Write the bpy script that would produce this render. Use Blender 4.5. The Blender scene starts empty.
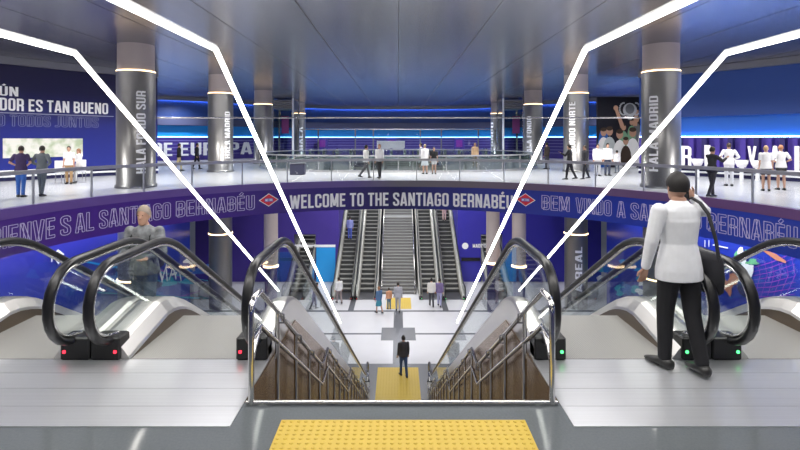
import bpy, math, random
from mathutils import Vector, Matrix
from mathutils.geometry import tessellate_polygon
random.seed(7)
PI = math.pi
sc = bpy.context.scene
C = sc.collection
F = 506.0; CX = 397.8; CAMX = -.03; HY = 139.0; CAMZ = 2.05      # focal length in px, principal x, horizon y, eye height
LOW = -8.5                                          # lower hall floor
def ground(px, py, z=0.0):
    s = (py - HY) / (CAMZ - z)
    return (px - CX) / s + CAMX, F / s

# ---------------------------------------------------------------- materials
def mat(name, col, rough=.5, metal=0., emit=None, es=0., noise=None, bump=None, coat=0., spec=None):
    m = bpy.data.materials.new(name); m.use_nodes = True
    nt = m.node_tree; b = nt.nodes['Principled BSDF']
    b.inputs['Base Color'].default_value = (*col, 1); b.inputs['Roughness'].default_value = rough
    b.inputs['Metallic'].default_value = metal
    if spec is not None: b.inputs['Specular IOR Level'].default_value = spec
    if coat: b.inputs['Coat Weight'].default_value = coat; b.inputs['Coat Roughness'].default_value = .08
    if emit: b.inputs['Emission Color'].default_value = (*emit, 1); b.inputs['Emission Strength'].default_value = es
    if noise or bump:
        tc = nt.nodes.new('ShaderNodeTexCoord'); mp = nt.nodes.new('ShaderNodeMapping')
        nt.links.new(tc.outputs['Object'], mp.inputs['Vector'])
    if noise:                                       # (scale xyz, amount)
        sc3, amt = noise
        mp.inputs['Scale'].default_value = sc3
        n = nt.nodes.new('ShaderNodeTexNoise'); n.inputs['Scale'].default_value = 1.0; n.inputs['Detail'].default_value = 3
        nt.links.new(mp.outputs[0], n.inputs['Vector'])
        r = nt.nodes.new('ShaderNodeMapRange'); r.inputs[3].default_value = 1 - amt; r.inputs[4].default_value = 1 + amt
        nt.links.new(n.outputs[0], r.inputs[0])
        mx = nt.nodes.new('ShaderNodeVectorMath'); mx.operation = 'SCALE'; mx.inputs[0].default_value = col
        nt.links.new(r.outputs[0], mx.inputs['Scale']); nt.links.new(mx.outputs[0], b.inputs['Base Color'])
        if bump:
            bp = nt.nodes.new('ShaderNodeBump'); bp.inputs['Strength'].default_value = bump; bp.inputs['Distance'].default_value = .01
            nt.links.new(n.outputs[0], bp.inputs['Height']); nt.links.new(bp.outputs[0], b.inputs['Normal'])
    return m
def glass_mat(name, tint, refl=.12, rough=.02):
    m = bpy.data.materials.new(name); m.use_nodes = True; nt = m.node_tree
    nt.nodes.clear()
    o = nt.nodes.new('ShaderNodeOutputMaterial'); t = nt.nodes.new('ShaderNodeBsdfTransparent'); g = nt.nodes.new('ShaderNodeBsdfGlossy')
    t.inputs[0].default_value = (*tint, 1); g.inputs['Roughness'].default_value = rough
    f = nt.nodes.new('ShaderNodeLayerWeight'); f.inputs[0].default_value = .5
    pw = nt.nodes.new('ShaderNodeMath'); pw.operation = 'POWER'; pw.inputs[1].default_value = 4.0; nt.links.new(f.outputs['Facing'], pw.inputs[0])
    a = nt.nodes.new('ShaderNodeMath'); a.operation = 'MULTIPLY_ADD'; a.inputs[1].default_value = .55; a.inputs[2].default_value = refl; a.use_clamp = True
    mx = nt.nodes.new('ShaderNodeMixShader')
    nt.links.new(pw.outputs[0], a.inputs[0]); nt.links.new(a.outputs[0], mx.inputs[0])
    nt.links.new(t.outputs[0], mx.inputs[1]); nt.links.new(g.outputs[0], mx.inputs[2]); nt.links.new(mx.outputs[0], o.inputs[0])
    return m
def gradient_mat(name, stops, axis='X', lo=-10, hi=10, rough=.35, coat=0., coord='Object'):
    """printed vinyl whose inks change colour along one axis"""
    m = mat(name, (1, 1, 1), rough, coat=coat); nt = m.node_tree; b = nt.nodes['Principled BSDF']
    tc = nt.nodes.new('ShaderNodeTexCoord'); sp = nt.nodes.new('ShaderNodeSeparateXYZ'); r = nt.nodes.new('ShaderNodeMapRange')
    r.inputs[1].default_value = lo; r.inputs[2].default_value = hi
    cr = nt.nodes.new('ShaderNodeValToRGB')
    while len(cr.color_ramp.elements) < len(stops): cr.color_ramp.elements.new(.5)
    for e, (p, c) in zip(cr.color_ramp.elements, stops): e.position = p; e.color = (*c, 1)
    nt.links.new(tc.outputs[coord], sp.inputs[0]); nt.links.new(sp.outputs[axis], r.inputs[0])
    nt.links.new(r.outputs[0], cr.inputs[0]); nt.links.new(cr.outputs[0], b.inputs['Base Color'])
    return m

M = {}
M['floor_grey'] = mat('grey terrazzo', (.14, .155, .165), .08, noise=((60, 60, 60), .18))
M['floor_white'] = mat('white terrazzo', (.66, .66, .68), .22, noise=((1.2, 1.2, 1.2), .05))
M['floor_line'] = mat('grey floor strip', (.13, .135, .15), .25)
M['plate'] = mat('brushed landing steel', (.60, .61, .64), .30, .55, noise=((.6, 45, 1), .10))
M['steel'] = mat('brushed steel', (.62, .61, .60), .26, .9, noise=((2, 60, 2), .08))
M['rail'] = mat('grey rail', (.42, .42, .45), .35, .3)
M['steel_dark'] = mat('dark steel', (.22, .22, .24), .3, .85)
M['polished'] = mat('polished tube', (.72, .71, .70), .13, 1.)
M['rubber'] = mat('handrail rubber', (.012, .012, .014), .30)
M['black'] = mat('black housing', (.012, .012, .013), .35)
M['reflected_brown'] = mat('bronze cladding', (.27, .175, .095), .26, .6, noise=((.5, 2.2, .25), .22))  # brown reflection in the stainless cladding, put into its base colour
M['belt'] = mat('ridged step metal', (.47, .47, .46), .38, .45)
M['riser'] = mat('step riser', (.05, .052, .055), .5, .3)
M['glass'] = glass_mat('clear balustrade glass', (.93, .96, .95), .05)
M['glass_green'] = glass_mat('greenish balustrade glass', (.80, .87, .84), .12)
M['glass_rail'] = glass_mat('ring balustrade glass', (.93, .95, .96), .02)
M['tube'] = mat('white light tube', (1, 1, 1), .5, emit=(1, .97, .90), es=9.)
sc.cycles.transparent_max_bounces = 48
M['tube_body'] = mat('light housing', (.7, .7, .7), .4)
M['warm'] = mat('warm light ring', (1, 1, 1), .5, emit=(1, .68, .36), es=5.)
M['strip_white'] = mat('cool light strip', (1, 1, 1), .5, emit=(.75, .85, 1), es=3.)
M['red_led'] = mat('red lamp', (1, 0, 0), .4, emit=(1, .03, .06), es=3)
M['green_led'] = mat('green lamp', (0, 1, .2), .4, emit=(.1, 1, .25), es=2.5)
M['column'] = mat('column steel', (.26, .255, .25), .34, .7, noise=((3, 3, .15), .12))
M['cap'] = mat('column cap', (.50, .43, .41), .45)
M['ceiling'] = mat('ceiling metal', (.30, .31, .37), .24, .92, noise=((2.2, .05, 1), .25), bump=.05)
M['trim'] = mat('grey trim', (.20, .20, .22), .4, .4)
M['mat_yellow'] = mat('yellow tactile', (.60, .42, .05), .5)
M['white'] = mat('white vinyl lettering', (.94, .94, .95), .5)
M['outline'] = mat('pale outline lettering', (.66, .60, .86), .5)
M['outline_dark'] = mat('dim outline lettering', (.16, .17, .34), .5)
M['outline_col'] = M['white']
M['logo_red'] = mat('red logo', (.75, .03, .06), .4)
M['logo_blue'] = mat('blue logo', (.03, .06, .45), .4)
M['blue_wall'] = mat('blue wall panel', (.022, .06, .24), .4)
M['blue_mid'] = mat('mid blue panel', (.02, .12, .46), .35)
M['navy'] = mat('navy panel', (.012, .012, .06), .3)
M['violet'] = mat('violet panel', (.06, .035, .28), .4)
M['violet_dark'] = mat('dark violet niche', (.018, .012, .11), .5)
M['cyan'] = mat('cyan vinyl', (.015, .32, .75), .4)
M['cyan_glow'] = mat('cyan emissive panel', (.02, .3, .7), .4, emit=(.02, .30, .85), es=.12)  # cyan board colour with a weak emission of its own
M['grey_slab'] = mat('slab side', (.3, .3, .32), .6)
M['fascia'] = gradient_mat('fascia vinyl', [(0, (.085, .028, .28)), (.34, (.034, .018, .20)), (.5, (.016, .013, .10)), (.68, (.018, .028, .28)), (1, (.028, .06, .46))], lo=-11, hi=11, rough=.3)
M['kerb'] = gradient_mat('kerb steel', [(0, (.16, .09, .34)), (.4, (.13, .09, .3)), (.5, (.16, .15, .18)), (.65, (.17, .14, .17)), (1, (.17, .08, .22))], lo=-11, hi=11, rough=.35)
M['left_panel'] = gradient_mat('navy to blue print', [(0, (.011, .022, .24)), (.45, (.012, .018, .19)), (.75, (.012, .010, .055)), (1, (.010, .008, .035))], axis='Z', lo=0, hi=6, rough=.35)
M['low_left'] = gradient_mat('lower blue print', [(0, (.012, .05, .36)), (.6, (.016, .04, .36)), (1, (.035, .025, .30))], axis='Z', lo=-8.5, hi=-1, rough=.3)
M['low_right'] = gradient_mat('lower right print', [(0, (.015, .03, .34)), (1, (.02, .045, .42))], axis='Z', lo=-8.5, hi=-1, rough=.3)
M['poster_dark'] = mat('poster black', (.012, .012, .02), .4)
M['skin'] = mat('skin', (.52, .30, .21), .55)
M['skin_dark'] = mat('tan skin', (.35, .19, .12), .55)
_cc = {}
def cloth(c, rough=.8):
    k = tuple(c)
    if k not in _cc: _cc[k] = mat('cloth', c, rough, noise=((14, 14, 14), .9 if k == (.20, .21, .22) else .08))
    return _cc[k]

# ---------------------------------------------------------------- mesh helpers
class MB:
    def __init__(s): s.v = []; s.f = []; s.mi = []; s.sm = []
    def add(s, vs, fs, mi=0, smooth=False):
        o = len(s.v); s.v += [tuple(v) for v in vs]
        for f in fs: s.f.append(tuple(i + o for i in f)); s.mi.append(mi); s.sm.append(smooth)
        return s
    def box(s, x0, x1, y0, y1, z0, z1, mi=0):
        x0, x1 = min(x0, x1), max(x0, x1)
        vs = [(x, y, z) for z in (z0, z1) for y in (y0, y1) for x in (x0, x1)]
        return s.add(vs, [(0, 2, 3, 1), (4, 5, 7, 6), (0, 1, 5, 4), (2, 6, 7, 3), (0, 4, 6, 2), (1, 3, 7, 5)], mi)
    def bbox(s, x0, x1, y0, y1, z0, z1, b=.01, mi=0):
        """box with chamfered vertical and top edges"""
        x0, x1 = min(x0, x1), max(x0, x1)
        def ring(i, z): return [(x0 + i + b, y0 + i, z), (x1 - i - b, y0 + i, z), (x1 - i, y0 + i + b, z), (x1 - i, y1 - i - b, z), (x1 - i - b, y1 - i, z), (x0 + i + b, y1 - i, z), (x0 + i, y1 - i - b, z), (x0 + i, y0 + i + b, z)]
        vs = ring(b, z0) + ring(0, z0 + b) + ring(0, z1 - b) + ring(b, z1)
        fs = [tuple(range(7, -1, -1)), tuple(range(24, 32))]
        for k in range(3):
            for i in range(8): j = (i + 1) % 8; fs.append((k * 8 + i, k * 8 + j, k * 8 + 8 + j, k * 8 + 8 + i))
        return s.add(vs, fs, mi)
    def tube(s, pts, r, n=10, mi=0, caps=True, ry=None, up=None):
        pts = [Vector(p) for p in pts]; ry = ry or r; vs = []; fs = []
        prev = None
        for i, p in enumerate(pts):
            a = pts[max(i - 1, 0)]; b = pts[min(i + 1, len(pts) - 1)]
            t = (b - a).normalized()
            if up is not None: u = Vector(up)
            elif prev is None: u = Vector((0, 0, 1)) if abs(t.z) < .9 else Vector((1, 0, 0))
            else: u = prev
            x = t.cross(u)
            if x.length < 1e-6: x = Vector((1, 0, 0))
            x.normalize(); y = x.cross(t).normalized(); prev = y
            k = 1.0
            if 0 < i < len(pts) - 1:
                d = (pts[i] - pts[i - 1]).normalized().dot((pts[i + 1] - pts[i]).normalized()); k = 1 / max(.6, math.sqrt(max(.01, (1 + d) / 2)))
            rr = r[i] if isinstance(r, (list, tuple)) else r; rry = ry[i] if isinstance(ry, (list, tuple)) else ry
            for j in range(n):
                th = 2 * PI * j / n + PI / n
                vs.append(p + x * math.cos(th) * rr + y * math.sin(th) * rry)
        for i in range(len(pts) - 1):
            for j in range(n):
                j2 = (j + 1) % n; fs.append((i * n + j, i * n + j2, (i + 1) * n + j2, (i + 1) * n + j))
        s.add(vs, fs, mi, n > 4)
        if caps:
            s.add([vs[i] for i in range(n)], [tuple(range(n - 1, -1, -1))], mi)
            s.add([vs[-n + i] for i in range(n)], [tuple(range(n))], mi)
        return s
    def lathe(s, prof, n=32, c=(0, 0), mi=0):
        vs = []; fs = []
        for r, z in prof:
            for j in range(n): th = 2 * PI * j / n; vs.append((c[0] + r * math.cos(th), c[1] + r * math.sin(th), z))
        for i in range(len(prof) - 1):
            for j in range(n): j2 = (j + 1) % n; fs.append((i * n + j, i * n + j2, (i + 1) * n + j2, (i + 1) * n + j))
        return s.add(vs, fs, mi, True)
    def loft(s, secs, n=16, mi=0):
        """secs: (centre, rx, ry, optional x axis, optional y axis) elliptical sections, closed ends"""
        vs = []; fs = []
        for q in secs:
            c, rx, ry = Vector(q[0]), q[1], q[2]
            ax = Vector(q[3]) if len(q) > 3 else Vector((1, 0, 0)); ay = Vector(q[4]) if len(q) > 4 else Vector((0, 1, 0))
            for j in range(n): th = 2 * PI * j / n; vs.append(c + ax * math.cos(th) * rx + ay * math.sin(th) * ry)
        for i in range(len(secs) - 1):
            for j in range(n): j2 = (j + 1) % n; fs.append((i * n + j, i * n + j2, (i + 1) * n + j2, (i + 1) * n + j))
        fs.append(tuple(range(n - 1, -1, -1))); fs.append(tuple(range(len(vs) - n, len(vs))))
        return s.add(vs, fs, mi, True)
    def ball(s, c, rx, ry, rz, n=14, m=9, rot=None, mi=0):
        vs = []; fs = []; c = Vector(c)
        for i in range(m + 1):
            ph = PI * i / m
            for j in range(n):
                th = 2 * PI * j / n; p = Vector((rx * math.sin(ph) * math.cos(th), ry * math.sin(ph) * math.sin(th), -rz * math.cos(ph)))
                if rot: p = rot @ p
                vs.append(c + p)
        for i in range(m):
            for j in range(n): j2 = (j + 1) % n; fs.append((i * n + j, i * n + j2, (i + 1) * n + j2, (i + 1) * n + j))
        return s.add(vs, fs, mi, True)
    def prism(s, poly, z0, z1, holes=(), mi=0, mi_side=None):
        """flat polygon (with holes) given thickness"""
        loops = [[Vector((x, y, 0)) for x, y in poly]] + [[Vector((x, y, 0)) for x, y in h] for h in holes]
        flat = [v for l in loops for v in l]; tri = tessellate_polygon(loops); n = len(flat)
        vs = [(v.x, v.y, z1) for v in flat] + [(v.x, v.y, z0) for v in flat]; fs = []
        for a, b, c in tri:
            nz = (flat[b] - flat[a]).cross(flat[c] - flat[a]).z
            if nz < 0: a, c = c, a
            fs.append((a, b, c)); fs.append((c + n, b + n, a + n))
        s.add(vs, fs, mi)
        sd = []; o = 0
        for l in loops:
            k = len(l)
            for i in range(k): j = (i + 1) % k; sd.append((o + i, o + i + n, o + j + n, o + j))
            o += k
        return s.add(vs, sd, mi if mi_side is None else mi_side)
    def strip(s, path, z0, z1, t=.05, mi=0, smooth=False):
        """vertical wall following a plan path, thickness t to the left side"""
        L = []
        for i, p in enumerate(path):
            a = Vector(path[max(i - 1, 0)]); b = Vector(path[min(i + 1, len(path) - 1)]); d = (b - a).normalized(); L.append((p[0] - d.y * t, p[1] + d.x * t))
        n = len(path); vs = [(*p, z0) for p in path] + [(*p, z1) for p in path] + [(*p, z0) for p in L] + [(*p, z1) for p in L]
        fr = []; ot = []
        for i in range(n - 1):
            fr.append((i, i + 1, n + i + 1, n + i)); ot.append((2 * n + i + 1, 2 * n + i, 3 * n + i, 3 * n + i + 1))
            ot.append((n + i, n + i + 1, 3 * n + i + 1, 3 * n + i)); ot.append((i + 1, i, 2 * n + i, 2 * n + i + 1))
        ot += [(0, n, 3 * n, 2 * n), (n - 1, 3 * n - 1, 4 * n - 1, 2 * n - 1)]
        s.add(vs, fr, mi, smooth); return s.add(vs, ot, mi)
    def mesh(s, name):
        me = bpy.data.meshes.new(name); me.from_pydata([tuple(v) for v in s.v], [], s.f)
        me.polygons.foreach_set('material_index', s.mi); me.polygons.foreach_set('use_smooth', s.sm); me.update()
        return me
    def build(s, name, mats, parent=None):
        me = s.mesh(name)
        for m in (mats if isinstance(mats, (list, tuple)) else [mats]): me.materials.append(m)
        o = bpy.data.objects.new(name, me); C.objects.link(o)
        if parent: o.parent = parent; o.matrix_parent_inverse = parent.matrix_world.inverted() if False else Matrix.Translation(-parent.location) if parent.rotation_euler.z == 0 else (Matrix.Translation(parent.location) @ Matrix.Rotation(parent.rotation_euler.z, 4, 'Z')).inverted()
        return o
def local(o):
    """geometry given in the parent's own frame"""
    o.matrix_parent_inverse = Matrix.Identity(4); return o
def tag(o, label, cat, group=None, kind=None):
    if label: o['label'] = label
    if cat: o['category'] = cat
    if group: o['group'] = group
    if kind: o['kind'] = kind
    return o
def struct(name, mb, m): o = mb.build(name, m); o['kind'] = 'structure'; return o
def thing(name, label, cat, loc=(0, 0, 0), rz=0, group=None):
    o = bpy.data.objects.new(name, None); C.objects.link(o); o.location = loc; o.rotation_euler = (0, 0, rz); o.empty_display_size = .2
    return tag(o, label, cat, group)
def evaluated(o, keep=False):
    dg = bpy.context.evaluated_depsgraph_get(); me = bpy.data.meshes.new_from_object(o.evaluated_get(dg)); return me

# lettering: condensed block capitals drawn as strokes -------------------
def _rr(x0, y0, x1, y1, c=.09, parts='all'):
    """rounded loop centre line"""
    q = c * .3
    return [(x0 + c, y0), (x1 - c, y0), (x1 - q, y0 + q), (x1, y0 + c), (x1, y1 - c), (x1 - q, y1 - q), (x1 - c, y1), (x0 + c, y1), (x0 + q, y1 - q), (x0, y1 - c), (x0, y0 + c), (x0 + q, y0 + q), (x0 + c, y0)]
_L, _R, _B, _T = .075, .365, .07, .93
def _glyphs():
    L, R_, B, T = _L, _R, _B, _T; g = {}
    q = .09; k = .03
    g['I'] = (.15, [[(.075, 0), (.075, 1)]]); g['H'] = (.44, [[(L, 0), (L, 1)], [(R_, 0), (R_, 1)], [(L, .5), (R_, .5)]])
    g['L'] = (.38, [[(L, 1), (L, B), (.37, B)]]); g['E'] = (.39, [[(.38, T), (L, T), (L, B), (.38, B)], [(L, .51), (.35, .51)]])
    g['F'] = (.38, [[(.38, T), (L, T), (L, 0)], [(L, .50), (.35, .50)]]); g['T'] = (.42, [[(0, T), (.42, T)], [(.21, T), (.21, 0)]])
    g['A'] = (.46, [[(.06, 0), (.20, 1)], [(.40, 0), (.26, 1)], [(.20, .95), (.26, .95)], [(.12, .24), (.34, .24)]])
    g['V'] = (.46, [[(.06, 1), (.20, 0)], [(.40, 1), (.26, 0)], [(.20, .05), (.26, .05)]])
    g['W'] = (.66, [[(.06, 1), (.18, 0)], [(.33, .95), (.20, 0)], [(.33, .95), (.46, 0)], [(.60, 1), (.48, 0)]])
    g['M'] = (.56, [[(L, 0), (L, 1)], [(.485, 0), (.485, 1)], [(L + .02, 1), (.28, .10)], [(.465, 1), (.28, .10)]])
    g['N'] = (.46, [[(L, 0), (L, 1)], [(.385, 0), (.385, 1)], [(L + .02, .97), (.365, .03)]])
    g['O'] = (.44, [_rr(L, B, R_, T)]); g['D'] = (.44, [[(L, B), (R_ - q, B), (R_ - k, B + k), (R_, B + q), (R_, T - q), (R_ - k, T - k), (R_ - q, T), (L, T), (L, 0)]])
    g['U'] = (.44, [[(L, 1), (L, B + q), (L + k, B + k), (L + q, B), (R_ - q, B), (R_ - k, B + k), (R_, B + q), (R_, 1)]])
    g['J'] = (.34, [[(.0, B), (.27 - q, B), (.27 - k, B + k), (.27, B + q), (.27, 1)]])
    g['P'] = (.43, [[(L, 0), (L, T), (R_ - q, T), (R_ - k, T - k), (R_, T - q), (R_, .46 + q), (R_ - k, .46 + k), (R_ - q, .46), (L, .46)]])
    g['R'] = (.44, g['P'][1] + [[(R_ - .09, .46), (R_, .38), (R_, 0)]])
    g['B'] = (.44, [[(L, B), (L, T), (R_ - q, T), (R_ - k, T - k), (R_, T - q), (R_, .52 + q), (R_ - q, .52), (L, .52)], [(R_ - q, .52), (R_, .52 - q), (R_, B + q), (R_ - k, B + k), (R_ - q, B), (L, B)]])
    g['C'] = (.43, [[(R_, .68), (R_, T - q), (R_ - k, T - k), (R_ - q, T), (L + q, T), (L + k, T - k), (L, T - q), (L, B + q), (L + k, B + k), (L + q, B), (R_ - q, B), (R_ - k, B + k), (R_, B + q), (R_, .32)]])
    g['G'] = (.44, [[(R_, .70), (R_, T - q), (R_ - k, T - k), (R_ - q, T), (L + q, T), (L + k, T - k), (L, T - q), (L, B + q), (L + k, B + k), (L + q, B), (R_ - q, B), (R_ - k, B + k), (R_, B + q), (R_, .48), (.22, .48)]])
    g['S'] = (.43, [[(R_, .70), (R_, T - q), (R_ - k, T - k), (R_ - q, T), (L + q, T), (L + k, T - k), (L, T - q), (L, .72), (L + .03, .62), (R_ - .03, .40), (R_, .30), (R_, B + q), (R_ - k, B + k), (R_ - q, B), (L + q, B), (L + k, B + k), (L, B + q), (L, .30)]])
    g['É'] = (.39, g['E'][1] + [[(.16, 1.07), (.28, 1.22)]]); g['Ú'] = (.44, g['U'][1] + [[(.19, 1.07), (.30, 1.22)]])
    g['Y'] = (.44, [[(.05, 1), (.22, .42)], [(.39, 1), (.22, .42)], [(.22, .45), (.22, 0)]]); g['K'] = (.44, [[(L, 0), (L, 1)], [(L, .4), (.38, 1)], [(.18, .58), (.39, 0)]])
    return g
GL = _glyphs()
def _ribbon(P, t):
    """mitred two-sided offset of a polyline"""
    closed = P[0] == P[-1]; Ls = []; Rs = []; D = [P[0]]
    for a, b in zip(P[:-1], P[1:]):
        k = max(1, int(math.hypot(b[0] - a[0], b[1] - a[1]) / .11)); D += [(a[0] + (b[0] - a[0]) * j / k, a[1] + (b[1] - a[1]) * j / k) for j in range(1, k)] + [b]
    P = D; n = len(P)
    for i in range(n):
        if closed: a = P[i - 1] if i > 0 else P[-2]; c = P[i + 1] if i < n - 1 else P[1]
        else: a = P[max(0, i - 1)]; c = P[min(n - 1, i + 1)]
        b = P[i]; d1 = Vector((b[0] - a[0], b[1] - a[1])); d2 = Vector((c[0] - b[0], c[1] - b[1]))
        if d1.length < 1e-6: d1 = d2
        if d2.length < 1e-6: d2 = d1
        d1.normalize(); d2.normalize(); m = d1 + d2
        if m.length < 1e-3: m = d1
        m.normalize(); nn = Vector((-m.y, m.x)); k = min(1.6, 1 / max(.3, nn.dot(Vector((-d1.y, d1.x)))))
        Ls.append((b[0] + nn.x * t * k, b[1] + nn.y * t * k)); Rs.append((b[0] - nn.x * t * k, b[1] - nn.y * t * k))
    return Ls, Rs
_tc = {}
def text_verts(s, outline=None, bold=0):
    k = (s, outline)
    if k in _tc: return _tc[k]
    vs = []; fs = []; x = 0.
    def quads(Ls, Rs):
        o = len(vs); n = len(Ls)
        for (a, b), (c, d) in zip(Ls, Rs): vs.append((a + x, b, 0)); vs.append((c + x, d, 0))
        for i in range(n - 1): fs.append((o + 2 * i, o + 2 * i + 1, o + 2 * i + 3, o + 2 * i + 2))
    for ch in s:
        if ch == ' ': x += .22; continue
        w, st = GL[ch]
        for P in st:
            if outline:
                Ls, Rs = _ribbon(P, .068)
                for Q in (Ls, Rs): quads(*_ribbon(Q, outline * .50))
                if P[0] != P[-1]:
                    for e in (0, -1): quads(*_ribbon([Ls[e], Rs[e]], outline * .36))
            else: quads(*_ribbon(P, .072 if not bold else .074))
        x += w + .075
    x0 = min(v[0] for v in vs); x1 = max(v[0] for v in vs)
    vs = [((a - x0) / (x1 - x0), b, c) for a, b, c in vs]
    _tc[k] = (vs, fs); return vs, fs
def put_text(mb, s, fn, outline=None, bold=.02, mi=0):
    vs, fs = text_verts(s, outline, bold)
    mb.add([fn(u, v, d) for u, v, d in vs], fs, mi); return mb

# ---------------------------------------------------------------- plan of the rotunda
RC, RR = (0.0, 13.2), 11.5                          # atrium circle
def circ(r, a): return (RC[0] + r * math.sin(a), RC[1] + r * math.cos(a))     # a = 0 straight ahead, + to the right
def arc(r, a0, a1, n): return [circ(r, a0 + (a1 - a0) * i / n) for i in range(n + 1)]
def ang(px, r=RR):                                  # angle on a circle of radius r seen under image column px
    k = (px - CX) / F; a = 1 + k * k; b = -2 * RC[1]; c = RC[1] ** 2 - r * r
    y = (-b + math.sqrt(b * b - 4 * a * c)) / (2 * a); return math.atan2(k * y, y - RC[1])
A0 = math.acos((4.72 - RC[1]) / RR)                 # where the circle meets the landing edge

# floors
foyer = [(-26, -10), (26, -10), (26, 4.72), (1.235, 4.72), (1.235, 3.93), (-1.235, 3.93), (-1.235, 4.72), (-26, 4.72)]
struct('floor', MB().prism(foyer, -1.3, 0, mi=0, mi_side=1), [M['floor_grey'], M['grey_slab']])
hole = [(-7.77, 4.72)] + arc(RR, -A0, A0, 96)[1:-1] + [(7.77, 4.72)]
ringpoly = [(-40, 4.72)] + hole + [(40, 4.72), (40, 75), (-40, 75)]
def ellipse(cx, cy, a, b, n, p=2.6):
    out = []
    for i in range(n):
        t = 2 * PI * i / n; c, s_ = math.cos(t), math.sin(t)
        out.append((cx + a * math.copysign(abs(c) ** (2 / p), c), cy + b * math.copysign(abs(s_) ** (2 / p), s_)))
    return out
VOID = ellipse(0, 40, 10.2, 9.0, 64)
struct('floor', MB().prism(ringpoly, -1.3, 0, holes=[VOID], mi=0, mi_side=1), [M['floor_white'], M['grey_slab']])
lf = MB().box(-40, 40, -10, 75, LOW - .3, LOW)
def fl(x0, x1, y0, y1): lf.box(x0, x1, y0, y1, LOW - .02, LOW + .004, 1)
fl(-13, 13, 15.0, 23.75); fl(-.27, .27, 23.75, 26.5); fl(-.27, .27, 28.3, 30.9); fl(-.92, .92, 26.5, 28.3); fl(-12, -.92, 27.3, 27.5); fl(.92, 12, 27.3, 27.5)
fl(-12, 12, 30.9, 31.15)
for sx in (-1, 1): fl(sx * 2.75, sx * 3.1, 31.15, 34.0)
struct('floor', lf, [M['floor_white'], M['floor_line']])
# ceiling
ce = MB().box(-40, 40, -10, 75, 6.05, 6.4)
for k in range(-8, 9): ce.box(k * 3 - .012, k * 3 + .012, -10, 66, 6.044, 6.05, 1)
struct('ceiling', ce, [M['ceiling'], M['black']])

# near curved walls left and right, back wall arc
WR = 22.3
aw = ang(157, WR)
pl = arc(WR, -PI + .02, aw, 70)
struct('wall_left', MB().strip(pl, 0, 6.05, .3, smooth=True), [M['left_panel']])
pr = arc(WR, -aw, PI - .02, 70)
rw = MB()
rw.strip(pr, 3.3, 6.05, -.0 + .3, 0, True)
rw.strip(arc(WR + .25, -aw, PI - .02, 70), 2.15, 3.3, .3, 1, True)
rw.strip(pr, 0, 2.15, .3, 2, True)
struct('wall_right', rw, [M['blue_wall'], M['blue_mid'], M['violet']])
struct('trim_1', MB().strip(arc(WR - .25, -PI + .02, aw, 70), 5.70, 6.04, .25, smooth=True), [M['trim']])
struct('trim_2', MB().strip(arc(WR - .25, -aw, PI - .02, 70), 5.70, 6.04, .25, smooth=True), [M['trim']])
# bench-like white and black skirting rails along both walls
for nm, a, b in (('baseboard_left', -PI + .3, aw), ('baseboard_right', -aw, PI - .3)):
    m_ = MB()
    m_.strip(arc(WR - .12, a, b, 70), .0, .16, .1, 1, True); m_.strip(arc(WR - .16, a, b, 70), .18, .27, .15, 0, True)
    m_.strip(arc(WR - .12, a, b, 70), .29, .42, .1, 1, True); m_.strip(arc(WR - .16, a, b, 70), .44, .52, .15, 0, True)
    struct(nm, m_, [M['white'], M['navy']])

# far wall: plan polyline
def smooth_path(p, it=2):
    for _ in range(it):
        q = [p[0]]
        for a, b in zip(p[:-1], p[1:]): q += [(a[0] * .75 + b[0] * .25, a[1] * .75 + b[1] * .25), (a[0] * .25 + b[0] * .75, a[1] * .25 + b[1] * .75)]
        q.append(p[-1]); p = q
    return p
xs, ys = circ(WR, aw)
farp = smooth_path([(-39, 36), (-30, 43), (-22.8, 47.3), (-18.6, 50), (-15, 56), (-9, 62.5), (0, 63.3), (9, 62.5), (15, 56), (18.6, 50), (22.8, 47.3), (30, 43), (39, 36)])
def off(path, t):
    out = []
    for i, p in enumerate(path):
        a = Vector(path[max(i - 1, 0)]); b = Vector(path[min(i + 1, len(path) - 1)]); d = (b - a).normalized(); out.append((p[0] - d.y * t, p[1] + d.x * t))
    return out
fw = MB()
fw.strip(farp, 3.35, 6.05, .3, 0, True)             # blue upper band
fw.strip(off(farp, .4), 2.2, 3.35, .3, 1, True)     # recessed mid band
fw.strip(farp, 0, 2.2, .3, 2, True)                 # violet lower band
for k in range(5): fw.strip(off(farp, -.03), .55 + k * .33, .60 + k * .33, .03, 3, True)
struct('wall_far', fw, [M['blue_wall'], M['cyan'], M['violet'], mat('pale stripe', (.30, .28, .62), .4)])
struct('trim_3', MB().strip(off(farp, -.4), 5.72, 6.04, .3, smooth=True), [M['trim']])
struct('trim_4', MB().strip(off(farp, -.25), 3.38, 4.05, .25, smooth=True), [mat('slate band', (.09, .10, .19), .4)])
def led(path, z0, z1, t, m, label, **k):
    return tag(MB().strip(path, z0, z1, t, smooth=True).build('light_strip', m), label, 'light', **k)
M['led_blue'] = mat('blue light strip', (1, 1, 1), .5, emit=(.30, .52, 1), es=32)
M['led_sky'] = mat('pale blue light strip', (1, 1, 1), .5, emit=(.25, .55, 1), es=6)
led(off(farp, -.12), 5.78, 5.90, .05, M['led_blue'], 'blue cove light strip high under the ceiling on the far wall')
led(off(farp, .30), 2.22, 2.30, .05, M['led_sky'], 'pale light strip on far wall above the violet band')
led(arc(WR - .08, -aw, 1.9, 50), 5.78, 5.90, .05, M['led_blue'], 'blue cove light strip along the top of the right wall')
led(arc(WR + .12, -aw, 1.9, 50), 2.16, 2.20, .05, M['led_blue'], 'blue light strip over the violet niches of the right wall')

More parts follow.
